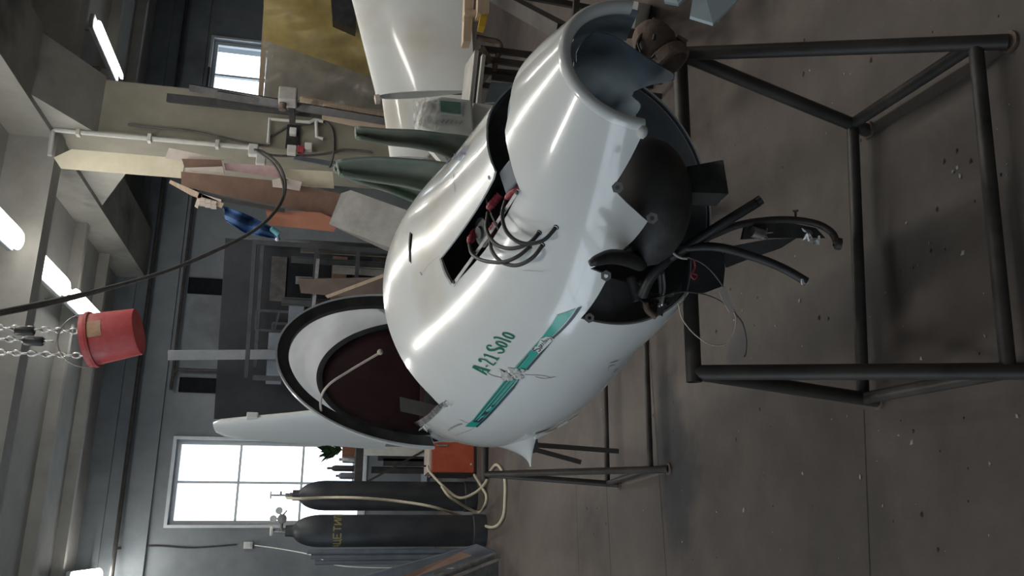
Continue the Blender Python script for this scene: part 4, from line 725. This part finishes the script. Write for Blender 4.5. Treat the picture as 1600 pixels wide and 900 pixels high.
for L, lab in ((([(200, 195), (250, 200), (300, 205), (380, 222), (420, 228)]), 'thin dark wire along the column beside the conduit'), ([(420, 216), (440, 203), (455, 196), (490, 193), (508, 190), (520, 205), (521, 240), (515, 262)], 'black cable hooked round the socket board'), ([(400, 236), (430, 243), (480, 243), (510, 240), (540, 234), (580, 238)], 'black cable sagging right from the junction boxes')):
    tag(MB().tube(cr([hq(*q, .012+.0*k) for k, q in enumerate(L)], 6), .009, 6).build('column_wire', m_cable), lab, 'wire', 'wires on the column')
tag(MB().prism([hq(460, 244, .001), hq(580, 262, .001), hq(580, 272, .001), hq(459, 250, .001)], -B1*.015).build('grey_strip', m_bluegrey), 'blue grey metal strip lying against the column under the sockets', 'strip')
# boards hung on and leaned against the column's left side
D5 = 6.2
plank('cream_board', [(112, 233), (280, 247), (289, 252), (284, 278), (95, 263), (84, 246)], D5, .025, m_cream, 'long cream board tied high on the column beneath the conduit', 'board')
plank('foam_piece', [(264, 231), (350, 249), (330, 258), (258, 247)], D5-.05, .02, m_foam, 'pale foam wedge tucked at the lower end of the cream board', 'foam')
plank('foam_piece', [(290, 262), (348, 260), (350, 271), (290, 268)], D5-.12, .03, m_foam, 'pale foam bar with holes below the foam wedge', 'foam')
plank('brown_strip', [(284, 248), (345, 250), (348, 260), (288, 261)], D5-.09, .02, m_hardboard, 'narrow brown strip between the two foam pieces', 'strip')
plank('pink_paper', [(350, 255), (430, 259), (445, 270), (436, 278), (352, 266)], D5-.05, .008, m_pink, 'pink paper sheet wedged beside the foam bar', 'paper')
plank('cream_block', [(448, 264), (520, 268), (522, 294), (470, 290), (445, 276)], D5-.08, .04, m_cream, 'cream block below the pink paper on the column', 'block')
br_ = slab([(283, 268), (390, 278), (470, 290), (534, 303), (528, 342), (440, 322), (350, 306), (283, 290)], D5-.15, .012); tag(br_.build('brown_hardboard', m_hardboard), 'large dark brown hardboard sheet leaning beside the column', 'board')
plank('white_offcut', [(425, 281), (440, 278), (472, 284), (468, 298), (445, 294), (426, 292)], D5-.22, .02, m_foam, 'small torn pale offcut stuck on the brown hardboard', 'offcut')
plank('terracotta_panel', [(415, 327), (500, 332), (530, 345), (522, 362), (420, 351)], D5-.2, .03, m_terra, 'orange terracotta coloured panel below the brown hardboard', 'panel')
pl = slab([(533, 302), (548, 297), (640, 330), (842, 370), (845, 480), (600, 390), (514, 350)], [5.4, 5.4, 5.35, 5.3, 5.3, 5.36, 5.4], .02); tag(pl.build('grey_board', m_grey), 'pale grey worn board leaning right behind the white cowl', 'board')
plank('wooden_lath', [(266, 281), (300, 296), (350, 318), (346, 325), (296, 304), (264, 286)], D5-.3, .02, m_wood, 'thin wooden lath slanting beside the brown hardboard', 'lath')
plank('dark_lath', [(300, 300), (445, 326), (444, 332), (298, 306)], D5-.28, .02, m_pipe, 'thin dark metal strip along the edge of the brown hardboard', 'strip')
t = thing('perforated_bracket', 'small white perforated plate sticking out beside the lath', 'bracket', P(325, 312, D5-.3))
MB().prism([P(311, 301, 5.9), P(316, 303, 5.9), P(309, 325, 5.9), P(304, 322, 5.9)], B1*.01).build('plate', m_foam, t)
for k in range(6): x, y = 316+(k % 3)*9, 313+(k//3)*6; MB().box(P(x, y+(x-316)*.25, 5.9), B2*.012, B1*.01, UZ*.018).build('tooth', m_foam, t)
MB().prism([P(316, 303, 5.9), P(346, 312, 5.9), P(345, 316, 5.9), P(315, 308, 5.9)], B1*.01).build('back_edge', m_foam, t)
# blue cloth
A = np.array([[P(348+85*u+6*v, 322+38*u*(.6+.4*u)+(8+26*(1-abs(u-.35)))*v, 5.85+.05*math.sin(u*14+v*3)+.03*math.sin(v*9)) for v in np.linspace(0, 1, 12)] for u in np.linspace(0, 1, 28)])
tag(MB().grid(A).build('blue_cloth', m_bluecloth, None, smooth=True, solid=.006), 'crumpled blue cloth hanging beside the terracotta panel', 'cloth')
t = thing('spray_bottle', 'small turquoise bottle with white cap below the terracotta panel', 'bottle', P(438, 364, 5.8)); MB().lathe([(.0001, 0), (.02, 0), (.02, .06), (.008, .07)], P(436, 366, 5.8), nrm(P(428, 360, 5.8)-P(436, 366, 5.8)), 12).build('bottle', mat('turquoise', (.08, .25, .28), (.1, .3, .33), 10, .4), t, smooth=2); MB().ball(P(433, 374, 5.8), .014, .014, .014, 10).build('cap', m_tagw, t, smooth=True)
# ---------------------------------------------------------------- scrap rack
rk = thing('storage_rack', 'dark steel rack full of metal scrap between the column and the cockpit', 'rack', down(P(560, 480, 6.6)))
Y0 = 6.4; m_rk = mat('scrap_c', (.025, .028, .034), (.05, .055, .06), 8, .6)
def rp(x, y, d=Y0): return P(x, y, d)
for (x, y) in ((395, 378), (395, 590)): q = rp(x, y); MB().bar(q, down(q), .035, .035).build('post', m_rk, rk)
for (x, y) in ((395, 378), (395, 590)): q = rp(x, y, 7.1); MB().bar(q, down(q), .035, .035).build('post', m_rk, rk)
for x in (398, 495, 560, 640): a, b = rp(x, 378-(395-x)*.06), rp(x-6, 590-(395-x)*.06); b[2] = a[2]; MB().bar(a, b, .03, .03).build('rail', m_rk, rk); MB().bar(a+np.array([0, .7, 0]), b+np.array([0, .7, 0]), .03, .03).build('rail', m_rk, rk)
MB().bar(rp(497, 404, 6.35), rp(487, 508, 6.35), .025, .025).build('pale_rail', m_steel, rk); MB().bar(rp(487, 508, 6.35), rp(497, 516, 6.35), .025, .025).build('pale_rail_end', m_steel, rk)
bk = [rp(352, 372, 7.25), rp(340, 655, 7.25)]; bk[1][2] = bk[0][2]; MB().prism([bk[0], bk[1], down(bk[1]), down(bk[0])], np.array([0, .02, 0])).build('added_back_sheet', mat('near_black_sheet', (.010, .012, .016), (.022, .025, .031), 3, .8), rk)  # added sheet, coloured near-black so the rack reads dark
for i, (x, y0, y1) in enumerate(((425, 400, 470), (452, 470, 580), (520, 400, 470), (585, 395, 440), (420, 520, 600))): a, b = rp(x, y0, 6.9), rp(x-3, y1, 6.9); b[2] = a[2]; MB().prism([a, b, b-UZ*.12, a-UZ*.12], np.array([0, .25, 0])).build('shelf_bin', [m_dark, m_bluegrey, m_hardboard][i % 3], rk)
ii = 0; cols = [m_bluegrey, m_dark, m_hardboard, m_grey, m_dark, m_pipe, m_bluegrey]
pool = [mat('scrap_a', (.07, .078, .088), (.13, .137, .145), 8, .6), mat('scrap_b', (.085, .075, .068), (.14, .125, .11), 8, .6), mat('scrap_c', (.025, .028, .034), (.05, .055, .06), 8, .6), mat('scrap_d', (.20, .20, .195), (.27, .27, .26), 8, .6)]
wrd = ['first', 'second', 'third', 'fourth', 'fifth', 'sixth', 'seventh', 'eighth', 'ninth', 'tenth', 'eleventh', 'twelfth', 'thirteenth', 'fourteenth', 'fifteenth', 'sixteenth']
for i in range(14):
    y = 374+i*15.5+rng.random()*4; x0 = [438, 470, 455, 520, 462, 478, 440, 500, 540, 468, 515, 450, 530, 475][i]; d = 6.42+.35*rng.random(); q = P(x0, y, d); w_ = .035+.05*rng.random(); bt_ = down(q); bt_[0] += .05*(rng.random()-.5); bt_[1] -= .1*rng.random(); mt = pool[i % 4]
    t = thing('metal_profile', wrd[i]+' standing profile in the scrap rack counted from the column', 'profile', bt_, 'profiles in the scrap rack'); dr = bt_-q
    MB().bar(q, bt_, w_, .012).build('web', mt, t)
    sd_ = nrm(np.cross(nrm(dr), (0, 1., 0)))
    for s_ in (-1, 1): MB().bar(q+sd_*s_*w_/2+np.array([0, -.015, 0]), bt_+sd_*s_*w_/2+np.array([0, -.015, 0]), .006, .035).build('flange', mt, t)
plank('plywood_sheet', [(466, 436), (470, 458), (640, 472), (640, 432)], 6.3, .02, mat('dim_wood', (.10, .075, .06), (.14, .105, .085), 7, .7), 'brown wooden panel standing in front of the scrap rack', 'panel')
plank('leaning_stick', [(508, 462), (512, 466), (846, 341), (844, 336)], 5.5, .02, m_wood, 'pale wooden stick slanting just above the canopy hoop', 'stick')
for i, (x, y, h) in enumerate(((400, 500, .5), (425, 520, .35), (445, 560, .4))):
    q = P(x, y, 7.0); t = thing('steel_bracket_frame', ('tall', 'low', 'middle')[i]+' dark steel bracket frame on the far end of the rack', 'frame', down(q), 'bracket frames on the rack'); 
    for dx in (-.08, .08): MB().bar(q+np.array([dx, 0, 0]), down(q+np.array([dx, 0, 0])), .02, .02).build('upright', pool[2], t)
    for k in (0, .15, .3): MB().bar(q+np.array([-.08, 0, -k]), q+np.array([.08, 0, -k*1.2]), .016, .016).build('cross_bar', pool[2], t)
q = P(263, 555, 6.9); tag(MB().bar(q, down(P(440, 537, 6.9)), .075, .05).build('grey_post', mat('grey_post', (.16, .175, .19), (.22, .235, .25), 6, .5)), 'tall grey steel post standing behind the canopy hoop', 'post')
q = P(362, 523, 7.6); tag(MB().bar(q, down(q), .03, .03).build('thin_post', m_pipe), 'thin dark post near the grey steel post', 'post')
# ---------------------------------------------------------------- right side: wing, plastic sheets, machine, green shells
def foil(le, te, thick, n=16):          # closed section from leading to trailing edge, nose rounded
    le, te = np.asarray(le), np.asarray(te); ch = te-le; nn_ = nrm(np.cross(ch, WD)); up = [(t_, thick*(1.2*math.sqrt(t_)-.62*t_-.56*t_*t_)) for t_ in np.linspace(0, 1, n)**1.7]
    return np.array([le+ch*t_+nn_*y_ for t_, y_ in up]+[le+ch*t_-nn_*y_ for t_, y_ in up[::-1][1:-1]]+[le+ch*up[0][0]])
wl = thing('aircraft_wing', 'big white aircraft wing panel standing on its rear edge at the right', 'wing', down(P(740, 60, 3.35)))
le0, te0, le1, te1 = P(588, 152, 3.55), P(742, 142, 3.4), P(512, -150, 3.9), P(728, -150, 3.7); WD = nrm(le1-le0)
m = MB(); m.grid(np.array([foil(le0*(1-k)+le1*k, te0*(1-k)+te1*k, .075) for k in (0, .25, .5, .75, 1)])); m.build('skin', m_white, wl, smooth=True, solid=.003)
s_ = foil(le0+WD*.05, te0+WD*.05, .07)[:-1]; MB().prism(list(s_), WD*.006).build('end_rib', mat('rib_grey', (.22, .21, .19), (.30, .29, .26), 9, .7), wl)
for k in (.3, .42): a_ = le0+(te0-le0)*k+WD*.045; MB().bar(a_+nrm(te0-le0)*.0-np.array([0, .03, 0]), a_+np.array([0, .03, 0]), .012, .012).build('spar_stub', m_pvc, wl)
MB().bar(le0-WD*.0-np.array([0, .02, 0]), le0-WD*.03-np.array([0, .02, 0]), .03, .02).build('root_fitting', m_foam, wl)
w2 = thing('flap_panel', 'smaller white panel standing behind the wing beside the green shells', 'panel', down(P(680, 215, 3.8)))
le2, te2, le3, te3 = P(609, 247, 4.0), P(672, 247, 3.95), P(596, 150, 4.1), P(745, 150, 4.0); WD = nrm(le3-le2)
m = MB(); m.grid(np.array([foil(le2*(1-k)+le3*k, te2*(1-k)+te3*k, .05) for k in (0, .33, .66, 1)])); m.build('skin', m_white, w2, smooth=True); sc2 = foil(le2, te2, .05)[:-1]; MB().prism(list(sc2), WD*.004).build('end_cap', m_white, w2)
for k in (.2, .8): q = te2*(1-k)+te3*k; MB().bar(q, down(q), .03, .03).build('support_post', m_pvc, w2)
# trestle under the wing
t = thing('wing_trestle', 'dark metal tube trestle holding the wing edge at the right', 'trestle', down(P(760, 40, 3.4)))
for (x, y) in ((742, 120), (736, -40)):
    q = P(x, y, 3.42); MB().bar(q+np.array([0, -.12, -.03]), q+np.array([0, .14, -.03]), .03, .03).build('cross_head', m_pipe, t)
    for s_ in (-.11, .13): MB().bar(q+np.array([0, s_, -.03]), down(q+np.array([0, s_*1.7, 0])), .025, .025).build('leg', m_pipe, t)
a_, b_ = P(742, 120, 3.42), P(736, -40, 3.42); MB().bar(a_*np.array([1, 1, 0])+UZ*.3, b_*np.array([1, 1, 0])+UZ*.3, .025, .025).build('stretcher', m_pipe, t)
# little tube cart beside the cowl
t = thing('tube_cart', 'low dark bent tube frame between the wing and the cowl', 'cart', down(P(790, 95, 3.13)))
MB().tube(cr([P(744, 58, 3.13), P(762, 62, 3.13), P(778, 66, 3.13), P(782, 76, 3.13), P(776, 92, 3.13), P(772, 110, 3.13)], 6), .011, 10).build('bent_tube', m_rust, t, smooth=True); MB().bar(P(752, 92, 3.13), P(825, 102, 3.13), .022, .022).build('cross_bar', m_pipe, t)
for (x, y) in ((750, 76), (826, 102), (768, 120)): MB().bar(P(x, y, 3.13), down(P(x, y, 3.13)), .022, .022).build('leg', m_pipe, t)
MB().bar(P(750, 76, 3.13), P(765, 98, 3.13), .03, .03).build('corner_plate', m_rust, t)
for i, (x, mt) in enumerate(((742, m_grey), (748, m_dark), (754, m_grey))):
    tag(slab([(x, 78+i*3), (x+5, 80+i*3), (x-4, 168), (x-9, 165)], 3.13-.04*i, .25).build('stacked_panel', mt), ('rear pale panel edge stacked against the tube cart', 'middle dark panel edge stacked against the tube cart', 'front pale panel edge stacked against the tube cart')[i], 'panel', 'panels stacked by the cart')
tag(slab([(768, 128), (800, 130), (790, 160), (758, 160)], 3.13, .02).build('blue_grey_sheet', m_lightblue), 'pale blue grey sheet glimpsed below the tube cart', 'sheet')
# wooden clamp
t = thing('wooden_clamp', 'pale wooden clamp blocks with a yellow piece on the wing edge', 'clamp', P(735, 60, 3.1))
MB().prism([P(727, -20, 3.1), P(742, -20, 3.1), P(736, 64, 3.1), P(724, 64, 3.1)], B1*.05).build('jaw', m_wood, t); MB().prism([P(748, -20, 3.05), P(766, -20, 3.05), P(764, 20, 3.05), P(746, 20, 3.05)], B1*.05).build('jaw', m_wood, t); MB().prism([P(726, 16, 3.08), P(762, 14, 3.08), P(762, 22, 3.08), P(726, 22, 3.08)], B1*.05).build('bar', m_wood, t); MB().prism([P(752, 20, 3.06), P(763, 20, 3.06), P(758, 42, 3.06), P(748, 40, 3.06)], B1*.04).build('yellow_wedge', mat('yellow_plastic', (.55, .36, .03), None, rough=.5), t)
# dark angle bar and pale panels at the right edge
tag(MB().bar(P(770, -10, 3.2), P(880, 50, 2.6), .05, .05).build('angle_bar', m_pipe), 'dark steel angle bar slanting behind the nose ring', 'bar'); 
tag(slab([(792, -30), (840, -30), (830, 14), (800, 20)], 3.6, .02).build('pale_sheet', m_grey), 'pale sheet behind the slanting angle bar', 'sheet')
q = G(1150, 36); 
tag(slab([(1078, 25), (1114, 36), (1152, 0), (1190, -50), (1090, -50)], [2.35, 2.30, 2.32, 2.36, 2.42], .012).build('light_blue_panel', m_lightblue), 'light blue panel lying on the floor at the right edge', 'panel'); tag(slab([(1038, 2), (1060, 6), (1075, -10), (1090, -50), (1030, -50)], [2.6, 2.55, 2.55, 2.6, 2.65], .012).build('light_blue_panel', m_lightblue), 'smaller light blue panel corner nearer the rusty fitting', 'panel')
q = P(988, 24, 2.2); tag(MB().bar(P(985, 22, 2.5), G(1008, 22), .08, .04).build('white_block', m_pvc), 'white block on the floor seen past the nose ring end', 'block')
tag(MB().bar(P(930, 52, 2.2), G(1018, 52), .03, .03).build('dark_post', m_pipe), 'short dark post seen past the rusty fitting', 'post')
# white machine with display
mc = thing('display_machine', 'white machine with a green display wrapped in clear plastic beside the wing', 'machine', down(P(735, 180, 2.95)))
pts = [P(652, 196, 2.95), P(660, 160, 2.95), P(690, 150, 2.95), P(738, 156, 2.95), P(742, 212, 2.95), P(690, 215, 2.95)]; MB().prism(pts, B1*.16+B2*.04).build('case', m_pvc, mc, bevel=.008)
MB().prism([P(688, 157, 2.943), P(720, 160, 2.943), P(719, 178, 2.943), P(689, 174, 2.943)], B1*.004).build('display', m_lcd, mc); MB().prism([P(685, 154, 2.946), P(724, 158, 2.946), P(722, 182, 2.946), P(686, 177, 2.946)], B1*.004).build('display_frame', m_frame, mc)
for k in range(5): MB().bar(P(694+k*7, 187+k*.5, 2.945), P(690+k*7, 192+k*.5, 2.945), .004, .006).build('vent_slot', m_grey, mc)
A = np.array([[P(646+40*u, 156+44*v+4*math.sin(u*9), 2.93+.015*math.sin(u*17+v*5)+.02*math.sin(v*11)) for v in np.linspace(0, 1, 14)] for u in np.linspace(0, 1, 14)]); MB().grid(A).build('plastic_wrap', clear('machine_wrap', (.78, .76, .73), .45, .15, .3), mc, smooth=True)
MB().prism([P(648, 205, 2.97), P(668, 205, 2.97), P(706, 262, 2.97), P(700, 264, 2.97)], B1*.03).build('stand_bracket', m_pvc, mc); q = P(735, 190, 3.03); MB().bar(q, down(q), .12, .10).build('pedestal', m_pvc, mc)
# two green shells
def shell(px_l, px_r, d, label):
    t = thing('green_shell', label, 'shell', down(P(*px_r[-1], d)), 'green composite shells'); A = []; n = len(px_l)
    L = cr([P(*q, d) for q in px_l], 6); R_ = cr([P(*q, d) for q in px_r], 6)
    for a_, b_ in zip(L, R_):
        row = []
        for k in np.linspace(0, 1, 11): row.append(a_+(b_-a_)*k+np.array([0, 1., 0])*(.035*(1-(2*k-1)**2)))
        A.append(row)
    o = MB().grid(np.array(A)).build('trough', m_greygreen, t, smooth=True, solid=.006)
    for E_ in (L, R_): MB().tube(E_, .006, 6).build('rolled_edge', m_greygreen, t, smooth=True)
    e0 = L[0]; e1 = R_[0]; MB().tube([e0+(e1-e0)*k+np.array([0, .03, 0])*math.sin(k*math.pi) for k in np.linspace(0, 1, 8)], .006, 6).build('end_rim', m_greygreen, t, smooth=True)
    q = (L[-1]+R_[-1])/2; MB().bar(q+np.array([0, .03, 0]), down(q+np.array([0, .03, 0])), .05, .03).build('foot', m_greygreen, t)
shell([(558, 216), (600, 224), (650, 230), (690, 240), (725, 262), (760, 300)], [(557, 199), (600, 203), (650, 205), (690, 210), (725, 214), (760, 222)], 2.75, 'slender grey green shell standing upright beside the white machine')
shell([(532, 274), (580, 282), (640, 292), (690, 308), (730, 330)], [(528, 252), (580, 247), (640, 250), (690, 255), (730, 262)], 2.6, 'wider grey green shell standing upright nearer the fuselage')
shell([(524, 268), (560, 284), (610, 300), (660, 320)], [(523, 258), (560, 266), (610, 280), (660, 298)], 2.9, 'low grey green shell half hidden behind the wider one')
# plastic sheets over a frame
fr_ = thing('sheet_frame', 'wooden frame carrying the hanging plastic sheets at the right', 'frame', down(P(420, 90, 7.4)))
a_, b_ = P(413, 170, 7.4), P(413, -60, 7.4); b_[2] = a_[2] = P(413, 60, 7.4)[2]; MB().bar(a_, b_, .04, .04).build('rail', m_wood, fr_)
for q in (a_, b_): MB().bar(q, down(q), .04, .04).build('post', m_wood, fr_)
def drape(name, mt, p0, p1, p2, p3, d, label, seed, amp=.06):
    r_ = np.random.default_rng(seed); f1, f2 = r_.random(2)*6; A = []
    for u in np.linspace(0, 1, 40):
        row = []
        for v in np.linspace(0, 1, 26):
            x = (p0[0]*(1-u)+p1[0]*u)*(1-v)+(p3[0]*(1-u)+p2[0]*u)*v; y = (p0[1]*(1-u)+p1[1]*u)*(1-v)+(p3[1]*(1-u)+p2[1]*u)*v
            row.append(P(x, y, d+amp*(math.sin(u*11+f1+v*2)+.6*math.sin(v*9+u*7+f2)+.4*math.sin(u*23-v*13))*(.3+.7*v)))
        A.append(row)
    return tag(MB().grid(np.array(A)).build(name, mt, None, smooth=True), label, 'plastic sheet', 'hanging plastic sheets')
drape('plastic_sheet', m_film, (414, 175), (412, -40), (600, -40), (600, 190), 7.12, 'clear wrinkled plastic sheet hanging in front of the small window', 3)
drape('plastic_sheet', m_yfilm, (412, 62), (412, -40), (560, -40), (580, 120), 6.95, 'yellow translucent plastic film hanging over the clear sheet', 5)
tag(slab([(516, -20), (560, -20), (556, 46), (520, 30)], 6.6, .2).build('dark_case', m_black), 'dark case showing between the yellow film and the wing', 'case')
# dark profiles and planks beside the column's right side
for i, (x0, y0, x1, y1, d, w_, mt, lab) in enumerate(((262, 153, 500, 178, 6.1, .06, m_black, 'long dark steel profile leaning on the right of the column'), (298, 137, 420, 158, 6.0, .05, m_black, 'dark steel profile crossing the small window corner'), (340, 148, 520, 176, 5.9, .05, m_dark, 'dark grey pipe leaning beside the long dark profile'), (470, 158, 600, 186, 5.9, .07, m_wood, 'light wooden plank leaning below the dark profiles'), (505, 176, 640, 205, 5.8, .09, mat('tan_wood', (.22, .16, .11), (.28, .21, .15), 6, .7), 'tan wooden plank leaning lowest beside the column'))):
    a_ = P(x0, y0, d+.2); b_ = P(x1, y1, d); k = a_[2]/(a_[2]-b_[2]); b_ = a_+(b_-a_)*k; tag(MB().bar(a_, b_, w_, .04).build('leaning_profile' if i < 3 else 'leaning_plank', mt), lab, 'profile' if i < 3 else 'plank', 'lengths leaning by the column')
q = P(450, 152, 5.8); t = thing('bench_vice', 'small worn machine part lodged among the leaning profiles', 'machine part', q); MB().box(q, B2*.05, B1*.06, UZ*.06).build('body', m_grey, t, bevel=.01); MB().lathe([(.0001, -.05), (.025, -.05), (.025, .05), (.0001, .05)], q+UZ*.03-B2*.05, B2, 14).build('spindle', m_rust, t, smooth=2); MB().bar(q-UZ*.02, q+B1*.35-UZ*.02, .04, .04).build('arm', m_dark, t)

# ---------------------------------------------------------------- small chips and scraps on the floor
m = MB(); chips = [(1497, 262), (1501, 275), (1490, 268), (1160, 485), (1148, 500), (1163, 797), (1405, 680), (1425, 691), (1590, 650), (1266, 110), (1345, 745), (1300, 655), (1380, 790), (1175, 560), (1440, 560), (1250, 470), (780, 855), (940, 640), (1255, 740), (1505, 395), (1540, 525), (1120, 800)]
for k, q in enumerate(chips+[(900+680*rng.random(), 30+850*rng.random()) for _ in range(90)]):
    c_ = G(*q)+UZ*.0006; r = (.004+.006*rng.random()) if k < len(chips) else .0015+.003*rng.random(); a = rng.random()*6.28
    m.add([c_+r*np.array([math.cos(a+b_)*(1 if i % 2 else .5), math.sin(a+b_)*.6, 0])+UZ*(.003*rng.random()) for i, b_ in enumerate((0, 1.5, 3.1, 4.7))]+[c_+UZ*.002], [(0, 1, 4), (1, 2, 4), (2, 3, 4), (3, 0, 4)])
tag(m.build('floor_chips', mat('chip_pale', (.30, .28, .26), (.45, .43, .41), 60, .8)), 'tiny pale paint chips and crumbs strewn over the concrete floor', 'debris', None, 'stuff')
m = MB()
for k in range(80):
    c_ = G(880+700*rng.random(), 20+860*rng.random())+UZ*.0006; r = .0025+.006*rng.random()**2; a = rng.random()*6.28
    m.add([c_+np.array([math.cos(a+b_)*r*(1.3 if i % 2 else .7), math.sin(a+b_)*r*.7, 0]) for i, b_ in enumerate((0, 1.0, 2.2, 3.1, 4.3, 5.2))]+[c_+UZ*.0015], [(i, (i+1) % 6, 6) for i in range(6)])
tag(m.build('floor_dirt', mat('dirt_dark', (.03, .024, .021), (.05, .04, .035), 60, .9)), 'small dark dirt clumps scattered over the concrete floor', 'dirt', None, 'stuff')
for k, (a, b) in enumerate(((G(1035, 900), G(1005, 450)), (G(965, 900), G(955, 610)))): 
    pass
